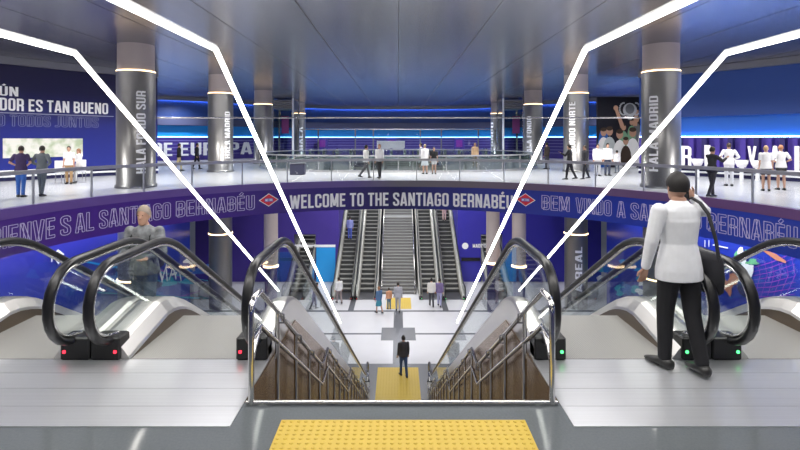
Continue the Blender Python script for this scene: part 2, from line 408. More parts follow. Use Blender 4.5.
# ---------------------------------------------------------------- fascia banner with the greeting
fb = thing('fascia_banner', 'long violet and blue curved greeting banner around the atrium edge under the glass railing', 'banner', (0, 24.5, -1.3))
fas = arc(RR - .06, -A0, A0, 110)
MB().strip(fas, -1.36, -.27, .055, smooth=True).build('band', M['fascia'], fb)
def on_arc(p0, p1, z0, z1, r):
    a, b = ang(p0, r), ang(p1, r)
    return lambda u, v, d: (*circ(r - .01 - .02 * (d > 0), a + (b - a) * u), z0 + (z1 - z0) * v)
FRr = RR - .06
wm = MB(); put_text(wm, 'WELCOME TO THE SANTIAGO BERNABÉU', on_arc(289, 512.5, -1.20, -.56, FRr), bold=.035); wm.build('lettering', M['white'], fb)
for w, a, b in (('BIENVE', -12, 54), ('S', 59, 70), ('AL', 74, 93), ('SANTIAGO', 98, 170), ('BERNABÉU', 175, 254)):
    o_ = put_text(MB(), w, on_arc(a, b, -1.10, -.47, FRr), outline=.035).build('outline_lettering', M['outline'], fb)
for w, a, b in (('BEM', 541, 569), ('VINDO', 575, 611), ('A', 616, 625), ('SANTIAGO', 630, 701), ('BERNABÉU', 706, 797)):
    put_text(MB(), w, on_arc(a, b, -1.10, -.47, FRr), outline=.035).build('outline_lettering', M['outline'], fb)
def metro_logo(px, z):
    a = ang(px, FRr); da = .46 / RR; f = lambda u, v, e=.012: (*circ(FRr - e, a + u * da), z + v * .30)
    lo = MB().add([f(-1, 0), f(0, -1), f(1, 0), f(0, 1)], [(0, 1, 2, 3)]).build('logo', M['white'], fb)
    MB().add([f(-.88, 0, .02), f(0, -.88, .02), f(.88, 0, .02), f(0, .88, .02)], [(0, 1, 2, 3)]).build('red_diamond', M['logo_red'], lo)
    MB().add([f(-.5, -.5, .03), f(.5, -.5, .03), f(.5, .5, .03), f(-.5, .5, .03)], [(0, 1, 2, 3)])
    MB().add([f(u, v * .55, .028) for u, v in ((-.42, -.45), (.42, -.45), (.42, .45), (-.42, .45))], [(0, 1, 2, 3)]).build('blue_bar', M['logo_blue'], lo)
    put_text(MB(), 'METRO', lambda u, v, d: (*circ(FRr - .036, a + (-.36 + .72 * u) * da), z + (-.17 + .34 * v) * .30)).build('logo_text', M['white'], lo)
metro_logo(268, -.72); metro_logo(525, -.72)
struct('trim_5', MB().strip(arc(RR - .10, -A0, A0, 110), -.27, .03, .25, smooth=True), [M['kerb']])

# ring balustrade
br = thing('glass_balustrade', 'curved glass balustrade with grey metal top rail around the atrium edge', 'railing', (0, 24.6, 0))
MB().strip(arc(RR + .03, -A0 + .02, A0 - .02, 110), .03, 1.0, .015, smooth=True).build('glass_panel', M['glass_rail'], br)
MB().strip(arc(RR + .0, -A0 + .02, A0 - .02, 110), .98, 1.10, .09, smooth=True).build('top_rail', M['rail'], br)
for px in [-60, -20] + [34, 92, 144, 192, 242, 287, 331, 373, 416, 459, 503, 547, 594, 642, 694, 750, 805, 860]:
    a = ang(px); x, y = circ(RR + .07, a)
    MB().box(-.02, .02, -.035, .035, .03, .99)
    m_ = MB(); d = Vector((math.sin(a), math.cos(a))); t = Vector((d.y, -d.x)); vs = []
    for z in (.03, .99):
        for i, j in ((-1, -1), (1, -1), (1, 1), (-1, 1)): q = Vector((x, y)) + t * .02 * i + d * .035 * j; vs.append((q.x, q.y, z))
    m_.add(vs, [(3, 2, 1, 0), (4, 5, 6, 7), (0, 1, 5, 4), (1, 2, 6, 5), (2, 3, 7, 6), (3, 0, 4, 7)]); m_.build('post', M['rail'], br)

# far void balustrade
vb = thing('glass_balustrade', 'greenish glass balustrade with white rail around the second opening behind the walkway', 'railing', (0, 31, 0))
vp = ellipse(0, 40, 10.35, 9.15, 64); vp = vp + [vp[0]]
MB().strip(vp, .12, .98, .02, smooth=True).build('glass_panel', M['glass_green'], vb)
MB().strip(off(vp, -.03), .98, 1.06, .06, smooth=True).build('top_rail', M['rail'], vb)
MB().strip(off(vp, -.03), 0, .14, .10, smooth=True).build('base_rail', M['steel'], vb)
for i in range(32, 64, 2):
    x, y = vp[i]; MB().box(x - .03, x + .03, y - .03, y + .03, .1, 1.0).build('post', M['steel'], vb)

# ---------------------------------------------------------------- columns
def column(x, y, label, words=None, wpx=0, low=None):
    t = thing('column', label, 'column', (x, y, LOW), 0, None)
    R = .76
    MB().lathe([(R + .06, .001), (R + .06, .12), (R, .14), (R, 4.84), (R + .02, 4.85), (R + .02, 4.88), (.6, 4.885)], 40, (x, y)).build('shaft', M['column'], t)
    MB().lathe([(R - .06, 4.885), (R + .0, 4.89), (R + .0, 4.93), (R - .06, 4.94)], 40, (x, y)).build('light_ring', M['warm'], t)
    MB().lathe([(R - .04, 4.94), (R - .04, 6.049)], 40, (x, y)).build('cap', M['cap'], t)
    MB().lathe([(R - .06, LOW), (R - .06, -3.9), (R - .06, -3.8), (R - .06, -1.31)], 32, (x, y)).build('lower_shaft', M['column'], t)
    MB().lathe([(R - .08, -3.91), (R - .03, -3.9), (R - .03, -3.84), (R - .08, -3.83)], 32, (x, y)).build('lower_light_ring', M['warm'], t)
    if words:
        s, px, z0, z1, wd = words
        b = min((abs((x + R * math.sin(q / 100) - CAMX) / (y - R * math.cos(q / 100)) * F + CX - px), q / 100) for q in range(-140, 141))[1]   # faces the entrance side
        def fn(u, v, d, b=b):
            a = b - (v - .5) * wd / R               # letter tops point to the left
            return (x + (R + .008 + .01 * (d > 0)) * math.sin(a), y - (R + .008 + .01 * (d > 0)) * math.cos(a), z0 + (z1 - z0) * u)
        put_text(MB(), s, fn, bold=.03).build('lettering', M['white'], t)
    if low:
        s, z0, z1, b, wd = low
        def fn2(u, v, d):
            a = b - (v - .5) * wd / R
            return (x + (R - .045) * math.sin(a), y - (R - .045) * math.cos(a), z0 + (z1 - z0) * u)
        put_text(MB(), s, fn2, bold=.03).build('lettering', M['white'], t)
XC = 11.2
column(-XC, 21.6, 'large steel column at left lettered HALA FONDO SUR', ('HALA FONDO SUR', 141, .62, 4.05, .36))
column(-XC, 31.9, 'steel column left lettered HALA MADRID behind the left light tube', ('HALA MADRID', 227.5, .85, 3.75, .36))
column(-XC, 42, 'unlettered steel column on the left, third from the front')
column(-XC, 57, 'smallest steel column on the left beside the far blue wall', ('HALA', 301, .8, 3.4, .4))
column(XC, 21.6, 'large steel column at right lettered HALA MADRID above the man in white', ('HALA MADRID', 653.5, .70, 3.85, .36))
column(XC, 31.9, 'steel column right lettered FONDO NORTE', ('FONDO NORTE', 572, 1.25, 4.35, .38), low=('A REAL', -7.4, -4.6, -.1, .45))
column(XC, 42, 'steel column right lettered HALA FONDO beside the right light tube', ('HALA FONDO', 529, .6, 3.9, .4))
column(XC, 57, 'smallest steel column on the right beside the far blue wall', ('FONDO', 492, .6, 3.9, .4))

# ---------------------------------------------------------------- escalators
RISE, RUN, FLAT = 8.5, 14.72, 1.18
SL = RISE / RUN
def inc(u):
    if u < FLAT: return 0.
    if u > FLAT + RUN: return -RISE
    return -(u - FLAT) * SL
def inc_s(u, w=.35):                                 # eased version
    n = 7; return sum(inc(u + w * (2 * i / (n - 1) - 1)) for i in range(n)) / n
UEND = FLAT * 2 + RUN
def deck_z(u): 
    e = min(u, UEND - u); return inc_s(u + .05) + (.13 + .15 * min(1, max(0, e) / .85))
US = [0, .2, .4, .6, .8, .95, 1.1, 1.25, 1.4, 1.6] + [2 + i * 1.0 for i in range(13)] + [UEND - x for x in (1.7, 1.5, 1.35, 1.2, 1.05, .9, .7, .5, .3, .1, 0)]
HR = .37
def hand_path():
    p = [(.14, .15)]; c = (.03, .55)
    for i in range(1, 13):
        th = -PI / 2 - PI * i / 12 * 1.0 + .25 * (1 - i / 12); p.append((c[0] + HR * math.cos(th), c[1] + HR * math.sin(th)))
    top = [.3, .6, .85, 1.0, 1.1, 1.2, 1.35, 1.5, 1.8] + [2.3 + i for i in range(13)]
    p += [(u, inc_s(u, .3) + .92) for u in top]
    q = [(UEND - u, z + RISE) for u, z in [(.14, .15)] ]
    end = [(UEND - a, -RISE + b) for a, b in p[:13]][::-1]
    p += [(u, inc_s(u, .3) + .92) for u in (UEND - 1.5, UEND - 1.3, UEND - 1.15, UEND - 1.0, UEND - .8, UEND - .5)]
    return p + end
HP = hand_path()
def escalator(xc, y0, flip, label, led, oxl=.10, oxr=.10, group=None, half=.6825, near=True):
    """y0 = front edge of the top landing comb (top end); flip: the unit climbs away from the camera"""
    t = thing('escalator', label, 'escalator', (xc, y0, 0 if not flip else LOW), 0, group)
    Y = (lambda u: y0 + u) if not flip else (lambda u: y0 - u)
    bw = half - .17
    b = MB(); n = 37; us = [(-.0, 0)] ; tr = RUN / n; rs = RISE / n
    b.add([(xc - bw, Y(.0), .0), (xc + bw, Y(.0), .0), (xc + bw, Y(FLAT), .0), (xc - bw, Y(FLAT), .0)], [(0, 1, 2, 3)], 0)
    for i in range(n):
        u = FLAT + i * tr; z = -i * rs
        b.add([(xc - bw, Y(u), z), (xc + bw, Y(u), z), (xc + bw, Y(u), z - rs), (xc - bw, Y(u), z - rs)], [(0, 1, 2, 3)], 1)
        b.add([(xc - bw, Y(u), z - rs), (xc + bw, Y(u), z - rs), (xc + bw, Y(u + tr), z - rs), (xc - bw, Y(u + tr), z - rs)], [(0, 1, 2, 3)], 0)
        b.add([(xc - bw, Y(u + tr) , z - rs + .001), (xc + bw, Y(u + tr), z - rs + .001), (xc + bw, Y(u + tr - .05), z - rs + .001), (xc - bw, Y(u + tr - .05), z - rs + .001)], [(0, 1, 2, 3)], 2)
    b.add([(xc - bw, Y(UEND - FLAT), -RISE + .01), (xc + bw, Y(UEND - FLAT), -RISE + .01), (xc + bw, Y(UEND), -RISE + .01), (xc - bw, Y(UEND), -RISE + .01)], [(0, 1, 2, 3)], 0)
    b.build('step_belt', [M['belt_ridged'], M['riser'], M['edge']], t)
    sv = []; 
    for sd in (-1, 1):
        xg = xc + sd * half; ox = oxl if sd < 0 else oxr
        xi = xg - sd * .18; xo = xg + sd * ox
        # glass
        g = MB(); vs = []; ug = [-.36, -.33, -.27, -.18, -.06, .1] + [u for u in US if .2 <= u <= UEND - .2] + [UEND - x for x in (.1, -.06, -.18, -.27, -.33, -.36)]
        for u in ug:
            e = min(u, UEND - u); base = 0 if u < UEND / 2 else -RISE
            if e < .15:
                h = math.sqrt(max(0, .36 ** 2 - (e + .02) ** 2)) if e < -.02 else .36; zt = base + .55 + h - .01; zb = base + (.55 - h + .01 if e < 0 else .16)
            else: zt = inc_s(u, .3) + .90; zb = deck_z(u) - .04
            vs += [(xg - .006, Y(u), zb), (xg - .006, Y(u), zt), (xg + .006, Y(u), zt), (xg + .006, Y(u), zb)]
        fs = []
        for i in range(len(ug) - 1):
            a = i * 4; c = a + 4
            for k in range(4): k2 = (k + 1) % 4; fs.append((a + k, a + k2, c + k2, c + k))
        g.add(vs, fs); g.build('glass_panel', M['glass'], t)
        # handrail and its guide
        h = MB().tube([(xg, Y(u), z) for u, z in HP], .046, 12, ry=.034)
        h.build('handrail', M['rubber'], t)
        gd = []
        for i, (u, z) in enumerate(HP):
            a = HP[max(i - 1, 0)]; c = HP[min(i + 1, len(HP) - 1)]; d = Vector((c[0] - a[0], c[1] - a[1])).normalized(); nrm = Vector((d.y, -d.x)); gd.append((xg, Y(u + nrm.x * .048), z + nrm.y * .048))
        MB().tube(gd, .026, 6, ry=.018).build('handrail_guide', M['polished'], t)
        # stainless deck (rounded hump) with skirt
        dk = MB(); vs = []
        prof = [(xi, -.45), (xi, -.13), (xi + sd * .012, -.10), (xi + sd * .09, .0), (xg - sd * .03, .018), (xg + sd * ox * .6, .02), (xo - sd * .015, .008), (xo, -.02), (xo, -.70 if near else -.45)]
        for u in US:
            dz = deck_z(u)
            for x, z in prof: vs.append((x, Y(u), max(dz + z, (0 if u < UEND / 2 else -RISE) - .02) if (u < .05 or u > UEND - .05) else dz + z))
        k = len(prof); fs = []
        for i in range(len(US) - 1):
            for j in range(k):
                j2 = (j + 1) % k; fs.append((i * k + j, i * k + j2, (i + 1) * k + j2, (i + 1) * k + j))
        nf = len(fs)
        fs += [tuple(range(k)), tuple(range(len(vs) - 1, len(vs) - k - 1, -1))]
        dk.add(vs, fs, 0, False); dk.mi = [1 if (i < nf and i % k == 0) else 0 for i in range(len(fs))]; dk.build('deck', [M['deck'] if near else M['deck_far'], M['skirt']], t)
        # outer cladding
        cl = MB(); vs = []
        for u in US:
            dz = deck_z(u); zb = max(inc_s(u) - 1.25, LOW - .0)
            for x in (xo - sd * .004, xo - sd * .05):
                vs += [(x, Y(u), dz - .45), (x, Y(u), min(zb, dz - .75))]
        fs = []
        for i in range(len(US) - 1):
            a = i * 4; c = a + 4; fs += [(a, a + 1, c + 1, c), (a + 2, a + 3, c + 3, c + 2), (a, a + 2, c + 2, c), (a + 1, a + 3, c + 3, c + 1)]
        fs += [(0, 1, 3, 2), (len(vs) - 4, len(vs) - 3, len(vs) - 1, len(vs) - 2)]
        cl.add(vs, fs); cl.build('side_cladding', M['reflected_brown'] if near else M['steel'], t)
        # newel housings at both ends
        for e, base in ((0, 0), (UEND, -RISE)):
            s_ = 1 if e == 0 else -1
            ya, yb = sorted((Y(e - .03 * s_), Y(e + .16 * s_)))
            hb = MB().bbox(xg - sd * (.19 if ox < .15 and near else .10), xo, ya, yb, base + .005, base + .215, .012)
            ho = hb.build('newel_housing', M['black'], t)
            yl = Y(e - .033 * s_)
            lx = xg - sd * (.15 if ox < .15 and near else .06); pts = [(lx + .016 * math.cos(2 * PI * i / 12), yl, base + .085 + .016 * math.sin(2 * PI * i / 12)) for i in range(12)]
            l_ = MB().add(pts + [(p[0], Y(e), p[2]) for p in pts], [tuple(range(12))] + [(i, (i + 1) % 12, 12 + (i + 1) % 12, 12 + i) for i in range(12)]).build('indicator_light', led, ho)
    # truss under the steps
    tb = MB(); vs = []
    for u in US:
        zb = max(inc_s(u) - 1.2, LOW - .0); zt = max(inc_s(u) - .42, zb + .02)
        for x in (xc - half + .1, xc + half - .1): vs += [(x, Y(u), zt), (x, Y(u), zb)]
    fs = []
    for i in range(len(US) - 1):
        a = i * 4; c = a + 4; fs += [(a, a + 1, c + 1, c), (a + 2, a + 3, c + 3, c + 2), (a, a + 2, c + 2, c), (a + 1, a + 3, c + 3, c + 1)]
    fs += [(0, 1, 3, 2), (len(vs) - 4, len(vs) - 3, len(vs) - 1, len(vs) - 2)]
    tb.add(vs, fs); tb.build('truss', M['steel_dark'], t)
    return t
# ridged belt: fine grooves running along the travel direction
def ridged():
    m = mat('ridged belt', (.36, .355, .34), .40, .5); nt = m.node_tree; b = nt.nodes['Principled BSDF']
    tc = nt.nodes.new('ShaderNodeTexCoord'); w = nt.nodes.new('ShaderNodeTexWave'); w.wave_type = 'BANDS'; w.bands_direction = 'X'; w.inputs['Scale'].default_value = 18
    nt.links.new(tc.outputs['Object'], w.inputs['Vector']); bp = nt.nodes.new('ShaderNodeBump'); bp.inputs['Strength'].default_value = .5; bp.inputs['Distance'].default_value = .006
    nt.links.new(w.outputs[1], bp.inputs['Height']); nt.links.new(bp.outputs[0], b.inputs['Normal']); return m
M['belt_ridged'] = ridged(); M['edge'] = mat('step edge', (.42, .41, .37), .45, .2)
M['skirt'] = mat('dark skirt', (.13, .10, .075), .35, .6); M['deck_far'] = mat('far deck', (.34, .33, .30), .4, .4)
M['deck'] = mat('stainless deck', (.68, .665, .64), .30, .9, noise=((40, 1.5, 3), .05))
escalator(-2.0175, 4.70, False, 'near escalator with red lights, just left of the central staircase', M['red_led'], .17, .10)
escalator(-3.7325, 4.70, False, 'outer left escalator with red lights carrying the man with a backpack', M['red_led'], .17, .17)
escalator(2.0175, 4.70, False, 'near escalator with green lights, just right of the central staircase', M['green_led'], .10, .17)
escalator(3.7325, 4.70, False, 'outer right escalator with green lights behind the man in white', M['green_led'], .17, .17)
YT = 33.2 + UEND
fe = {}
for x, lb in ((-3.70, 'leftmost escalator of the far bank climbing from the lower hall'), (-2.13, 'far escalator directly left of the far staircase'), (2.13, 'far escalator directly right of the far staircase'), (3.70, 'rightmost escalator of the far bank climbing from the lower hall')):
    escalator(x, YT, True, lb, M['red_led'] if x < 0 else M['green_led'], .1, .1, half=.66, near=False)
for sx, lb in ((-1, 'narrow distant escalator at left by the cyan wall panel'), (1, 'narrow distant escalator at right behind the near handrail')):
    escalator(sx * 6.9, YT, True, lb, M['red_led'], .1, .1, half=.66, near=False)

# landing plates
for sx, lb in ((-1, 'brushed steel landing plate before the left escalators'), (1, 'brushed steel landing plate before the right escalators, under the man in white')):
    m_ = MB(); y = 3.60
    for k in range(4): y2 = 3.60 + (k + 1) * .275; m_.box(sx * 1.225, sx * 5.0, y, y2 - .004, .0, .006); y = y2
    tag(m_.build('landing_plate', M['plate']), lb, 'floor plate')

# ---------------------------------------------------------------- central staircase
st = thing('staircase', 'central staircase running down between the near escalators to the lower hall', 'stairs', (0, 3.95, LOW))
def stair_profile():
    pts = []; y = 4.0; z = 0.; nst = 13
    for f in range(4):
        for i in range(nst): z -= 8.5 / 52; pts.append((y, y + 3.4 / nst, z)); y += 3.4 / nst
        if f < 3: pts.append((y, y + .6, z)); y += .6
    return pts
sp = stair_profile(); tm = MB()
for y, y2, z in sp[:-1]: tm.box(-1.2, 1.2, y, y2 + .02, z - .25, z)
tm.build('steps', M['steps_dark'] if 'steps_dark' in M else mat('dark granite steps', (.12, .12, .13), .4), st)
for sx in (-1, 1):                                   # side lining, brown reflection put into its colour
    li = MB(); yy = [3.95, 4.72, 5.9, 20.6, 21.2]; zt = [-.01, -.03, -.06, LOW + .16, LOW + .16]
    zb = [-1.5, -2.0, -2.6, LOW, LOW]; vs = []
    for x in (sx * 1.222, sx * 1.232): vs += [(x, a, b) for a, b in zip(yy, zt)] + [(x, a, b) for a, b in zip(yy, zb)]
    fs = []
    for o in (0, 10): fs += [(o + i, o + i + 1, o + i + 6, o + i + 5) for i in range(4)]
    fs += [(i, i + 1, i + 11, i + 10) for i in range(4)]
    li.add(vs, fs); li.build('side_lining', M['reflected_brown'], st)
tag(MB().tube([(-1.2, 3.90, .02), (1.2, 3.90, .02)], .016, 10).build('floor_bar', M['steel']), 'thin polished steel bar along the top edge of the staircase', 'rail')
def rail_z(y, h):
    z = 0; yy = 4.15
    if y <= yy: return h
    for f in range(4):
        if y < yy + 3.4: return h - f * 2.125 - (y - yy) * 2.125 / 3.4
        yy += 3.4
        if f < 3:
            if y < yy + .6: return h - (f + 1) * 2.125
            yy += .6
    return h - 8.5
def rail_nodes(h): 
    out = [(4.15, h)]; yy = 4.15
    for f in range(4):
        yy += 3.4; out.append((yy, h - (f + 1) * 2.125)); 
        if f < 3: yy += .6; out.append((yy, h - (f + 1) * 2.125))
    return out + [(yy + .4, h - 8.5)]
for sx, lb in ((-1, 'double tube stainless stair handrail on the left side of the central staircase'), (1, 'double tube stainless stair handrail on the right side of the central staircase')):
    X = sx * 1.16; t = thing('stair_handrail', lb, 'handrail', (X, 3.95, 0))
    MB().tube([(X, 3.90, .005), (X, 3.90, .70), (X, 3.92, .77), (X, 3.97, .80), (X, 4.15, .80)] , .024, 10).build('end_post', M['polished'], t)
    up = rail_nodes(.80); lo = rail_nodes(.52)
    MB().tube([(X, y, z) for y, z in up], .024, 10).build('upper_tube', M['polished'], t)
    MB().tube([(X, 3.90, .50)] + [(X, y, z) for y, z in lo], .020, 10).build('lower_tube', M['polished'], t)
    MB().tube([(X, 3.90, .30), (X - sx * .0, 3.98, .42), (X, 4.15, .52)], .02, 8).build('brace', M['polished'], t)
    y = 4.75
    while y < 19.6:
        zt = rail_z(y, .80); zf = max(z for a, b, z in sp if a <= y + .001 <= b + .01) if any(a <= y + .001 <= b + .01 for a, b, z in sp) else LOW
        p = MB().tube([(X, y, zf - .02), (X, y, zt)], .021, 8).build('post', M['polished'], t)
        MB().tube([(X, y, zt - .10), (X + sx * .0 - sx * .06, y, zt - .10), (X - sx * .06, y, zt - .02), (X, y, zt)], .010, 6).build('bracket', M['steel_dark'], p)
        y += .85

# far staircase
fs_ = thing('staircase', 'far grey staircase between the two banks of far escalators', 'stairs', (0, 34.4, LOW))
m_ = MB(); y = 34.4; z = LOW
nst = 0
for f in range(2):
    for i in range(25):
        m_.box(-1.22, 1.22, y, y + .34, z - .4 if z > LOW + .4 else LOW, z + .17, 0); m_.box(-1.22, 1.22, y - .004, y + .03, z + .135, z + .172, 1); y += .262; z += .17
    if f == 0: m_.box(-1.22, 1.22, y, y + 1.3, z - .3, z, 0); m_.box(-1.22, 1.22, y - .01, y + .06, z - .06, z + .005, 1); y += 1.3
m_.build('steps', [mat('far stair stone', (.16, .16, .16), .5), mat('stair nosing', (.30, .30, .29), .5)], fs_)
for sx in (-1, 1):
    MB().tube([(sx * 1.12, 34.2, LOW + .1), (sx * 1.12, 34.2, LOW + .95), (sx * 1.12, 40.95, LOW + 5.2), (sx * 1.12, 42.2, LOW + 5.2), (sx * 1.12, 48.8, .95)], .035, 8).build('handrail', M['polished'], fs_)

# tactile mats
def tactile(name, x0, x1, y0, y1, z, label, dot, step):
    m_ = MB().box(x0, x1, y0, y1, z + .0, z + .008); nx = int((x1 - x0) / step); ny = int((y1 - y0) / step)
    for i in range(nx):
        for j in range(ny):
            x = x0 + (i + .5) * (x1 - x0) / nx; y = y0 + (j + .5) * (y1 - y0) / ny; r = dot; h = .006
            vs = [(x + r * math.cos(PI / 3 * k), y + r * math.sin(PI / 3 * k), z + .008) for k in range(6)] + [(x + r * .6 * math.cos(PI / 3 * k), y + r * .6 * math.sin(PI / 3 * k), z + .008 + h) for k in range(6)]
            m_.add(vs, [(k, (k + 1) % 6, 6 + (k + 1) % 6, 6 + k) for k in range(6)] + [tuple(range(6, 12))])
    tag(m_.build(name, M['mat_yellow']), label, 'tactile paving')
tactile('tactile_paving', -.875, .895, 2.9, 3.68, 0, 'yellow studded tactile paving on the grey floor at the front edge', .0155, .052)
tactile('tactile_paving', -.95, .91, 20.2, 23.35, LOW + .004, 'yellow tactile paving at the foot of the central staircase under the man in black', .03, .12)
tactile('tactile_paving', -.76, .82, 31.4, 33.6, LOW + .004, 'yellow tactile paving before the far staircase in the lower hall', .03, .12)

# ---------------------------------------------------------------- suspended light tubes
def light_line(x, yb, slope, yend, label):
    t = thing('linear_light', label, 'light', (x, yb, 3.03))
    z0 = 3.03; pts = [(x, -6, z0), (x, yb, z0), (x, yend, z0 - (yend - yb) * slope)]
    MB().tube(pts, .028, 8).build('diffuser', M['tube'], t)
    MB().tube([(p[0], p[1], p[2] + .036) for p in pts], .018, 4).build('housing', M['tube_body'], t)
    for y in (-3, .5):
        MB().tube([(x, y, z0 + .04), (x, y, 6.045)], .004, 4).build('suspension_wire', M['steel_dark'], t)
light_line(-2.02, 5.53, .612, 17.5, 'inner left white light tube, bending down over the near left escalator')
light_line(2.02, 5.53, .612, 17.5, 'inner right white light tube, bending down over the near right escalator')
light_line(-3.735, 5.81, .575, 15.7, 'outer left white light tube starting at the left edge of the picture')
light_line(3.735, 5.81, .575, 15.7, 'outer right white light tube starting at the right edge of the picture')
tag(MB().tube([(-10.66, 21.9, 2.97), (10.66, 21.9, 2.97)], .03, 6).build('tie_rod', M['steel']), 'thin grey rod stretched between the two large front columns', 'rod')

# ---------------------------------------------------------------- lower hall walls
def low_wall(name, sx, m):
    return struct(name, MB().box(sx * 12.6, sx * 12.9, -9, 30.6, LOW, -1.31), [m])
low_wall('wall_lower_left', -1, M['low_left']); low_wall('wall_lower_right', 1, M['low_right'])
YB = 37.4
bw_ = MB()
for sx in (-1, 1):
    m1 = 0 if sx < 0 else 1
    bw_.box(sx * 4.62, sx * 15, YB, YB + .25, -5.0, -1.31, m1)
    bw_.box(sx * 4.62, sx * 6.1, YB, YB + .25, LOW, -5.0, m1); bw_.box(sx * 7.72, sx * 15, YB, YB + .25, LOW, -5.0, m1)
bw_.box(-4.62, -4.4, YB, 52, LOW, -1.31, 0); bw_.box(4.4, 4.62, YB, 52, LOW, -1.31, 1)
struct('wall_lower_back', bw_, [M['violet'], mat('royal blue wall', (.035, .03, .36), .4)])
struct('wall_lower_end', MB().box(-16, 16, 56, 56.3, LOW, -1.31), [M['navy']])
cp = thing('wall_panel', 'bright cyan panel with white top edge on the lower wall left of the far escalators', 'panel', (-6, YB, LOW))
MB().box(-6.05, -4.64, YB - .05, YB, LOW + .02, -5.95).build('board', M['cyan_glow'], cp)
MB().box(-8.6, -4.64, YB - .07, YB, -5.93, -5.76).build('white_edge', M['white'], cp)
MB().box(-9.6, -7.75, YB - .05, YB, LOW + .02, -6.3).build('board', M['blue_mid'], cp)
wp = thing('wall_sign', 'white emblem and small word on the blue wall right of the far escalators', 'sign', (6, YB, -6))
MB().lathe([(.0, 0), (.22, 0), (.22, .02), (.0, .02)], 16)
m_ = MB(); m_.add([(4.95 + .24 * math.cos(a * PI / 8), YB - .01, -5.85 + .24 * math.sin(a * PI / 8)) for a in range(16)], [tuple(range(16))]); m_.build('emblem', M['white'], wp)
put_text(MB(), 'MADRID', lambda u, v, d: (5.5 + 1.0 * u, YB - .02, -5.98 + .28 * v)).build('lettering', M['white'], wp)
tag(MB().box(4.66, 6.05, YB - .06, YB, -6.95, -6.72).build('wall_rail', M['black']), 'black horizontal rail on the blue wall right of the far escalators', 'rail')
# short ringed posts beside the far escalator groups
for x, y, lb in ((-7.6, 30.2, 'slim grey post with lit collar in the lower hall, left side'), (5.8, 31, 'slim grey post with lit collar nearest the far escalators, right side'), (7.2, 30.2, 'slim grey post with lit collar further right in the lower hall')):
    t = thing('ringed_post', lb, 'column', (x, y, LOW))
    MB().lathe([(.36, LOW), (.36, -5.6)], 20, (x, y)).build('shaft', M['violet_dark'], t)
    MB().lathe([(.36, -5.45), (.42, -5.4), (.40, -1.31)], 20, (x, y)).build('cap', M['cap'], t)
    MB().lathe([(.36, -5.58), (.46, -5.56), (.46, -5.5), (.36, -5.45)], 20, (x, y)).build('light_ring', M['warm'], t)

# wall graphics on the lower side walls (flat prints)
def splash(name, sx, items, label, cat='mural'):
    t = thing(name, label, cat, (sx * 12.58, 20, -5))
    return t
def onwall(sx, px, py):                              # point on the lower side wall seen at px,py
    X = sx * 12.57; s = (px - CX) / X; return (X, F / s, CAMZ - (py - HY) / s)
def brush(mb, sx, pts, w, mi=0, off_=0):
    P = [Vector(onwall(sx, *p)) for p in pts]; vs = []; n = len(P)
    for i, p in enumerate(P):
        a = P[max(0, i - 1)]; b = P[min(n - 1, i + 1)]; d = (b - a).normalized(); nn = Vector((0, -d.z, d.y)); ww = w * (1 if 0 < i < n - 1 else .35)
        vs += [p + nn * ww, p - nn * ww]
    for v in vs: v.x -= sx * (.004 + off_)
    mb.add(vs, [(2 * i, 2 * i + 1, 2 * i + 3, 2 * i + 2) for i in range(n - 1)], mi)
def blob(mb, sx, px, py, rx, ry, mi=0, off_=.002, ph=0):
    pts = []
    for k in range(14):
        a = 2 * PI * k / 14; r = 1 + .28 * math.sin(3 * a + ph) + .15 * math.sin(5 * a + ph * 2); p = Vector(onwall(sx, px + rx * r * math.cos(a), py + ry * r * math.sin(a))); p.x -= sx * off_; pts.append(p)
    mb.add(pts, [tuple(range(14))], mi)
INK = [M['white'], M['cyan'], mat('deep cyan ink', (.01, .14, .5), .4), mat('orange ink', (.6, .22, .12), .4), mat('magenta ink', (.35, .06, .5), .4), mat('green ink', (.15, .5, .25), .4), mat('teal ink', (.03, .42, .55), .4), mat('dark ink', (.015, .015, .09), .4)]
t = thing('wall_mural', 'blue mural with white brush lettering and cyan splashes on the lower left wall', 'mural', (-12.58, 22, -5))
mu = MB()
for i in range(26): blob(mu, -1, random.uniform(108, 212), random.uniform(262, 296), random.uniform(3, 9), random.uniform(2, 5), random.choice([1, 2, 6, 2, 7]), .002 + .0005 * i, i)
for i in range(7): brush(mu, -1, [(random.uniform(60, 180), random.uniform(258, 300)), (random.uniform(90, 210), random.uniform(262, 305)), (random.uniform(120, 212), random.uniform(270, 300))], .05, random.choice([1, 4, 6]), .02)
mu.build('print', INK, t)
wl = MB()
for pts in ([(155, 283), (158, 268), (161, 280), (165, 266), (166, 281)], [(168, 280), (172, 266), (175, 279)], [(169, 275), (176, 273)], [(178, 268), (180, 281)], [(182, 262), (188, 260), (192, 266)]): brush(wl, -1, pts, .17, 0, .03)
for pts in ([(50, 250), (50, 262)], [(56, 250), (53, 256), (57, 262), (61, 255), (56, 250)], [(36, 247), (47, 252)]): brush(wl, -1, pts, .09, 0, .03)
wl.build('brush_lettering', INK, t)
t = thing('wall_mural', 'blue mural with a colourful player figure and violet net lines on the lower right wall', 'mural', (12.58, 18, -5))
mu = MB()
for i in range(16): blob(mu, 1, random.uniform(600, 650), random.uniform(262, 292), random.uniform(3, 9), random.uniform(2, 5), random.choice([1, 2, 6, 2, 0]), .002 + .0005 * i, i)
for i, (x, y, a, b, c) in enumerate([(738, 262, 7, 10, 5), (741, 256, 5, 8, 0), (746, 272, 6, 12, 0), (735, 276, 6, 7, 3), (728, 286, 5, 8, 3), (742, 288, 4, 9, 7), (752, 262, 6, 3, 5), (733, 268, 4, 6, 7), (749, 284, 3, 6, 3)]): blob(mu, 1, x, y, a, b, c, .012 + .001 * i, i)
for i in range(9): brush(mu, 1, [(752, 268 + i * 4), (772, 262 + i * 5), (795, 252 + i * 6)], .012, 4, .02)
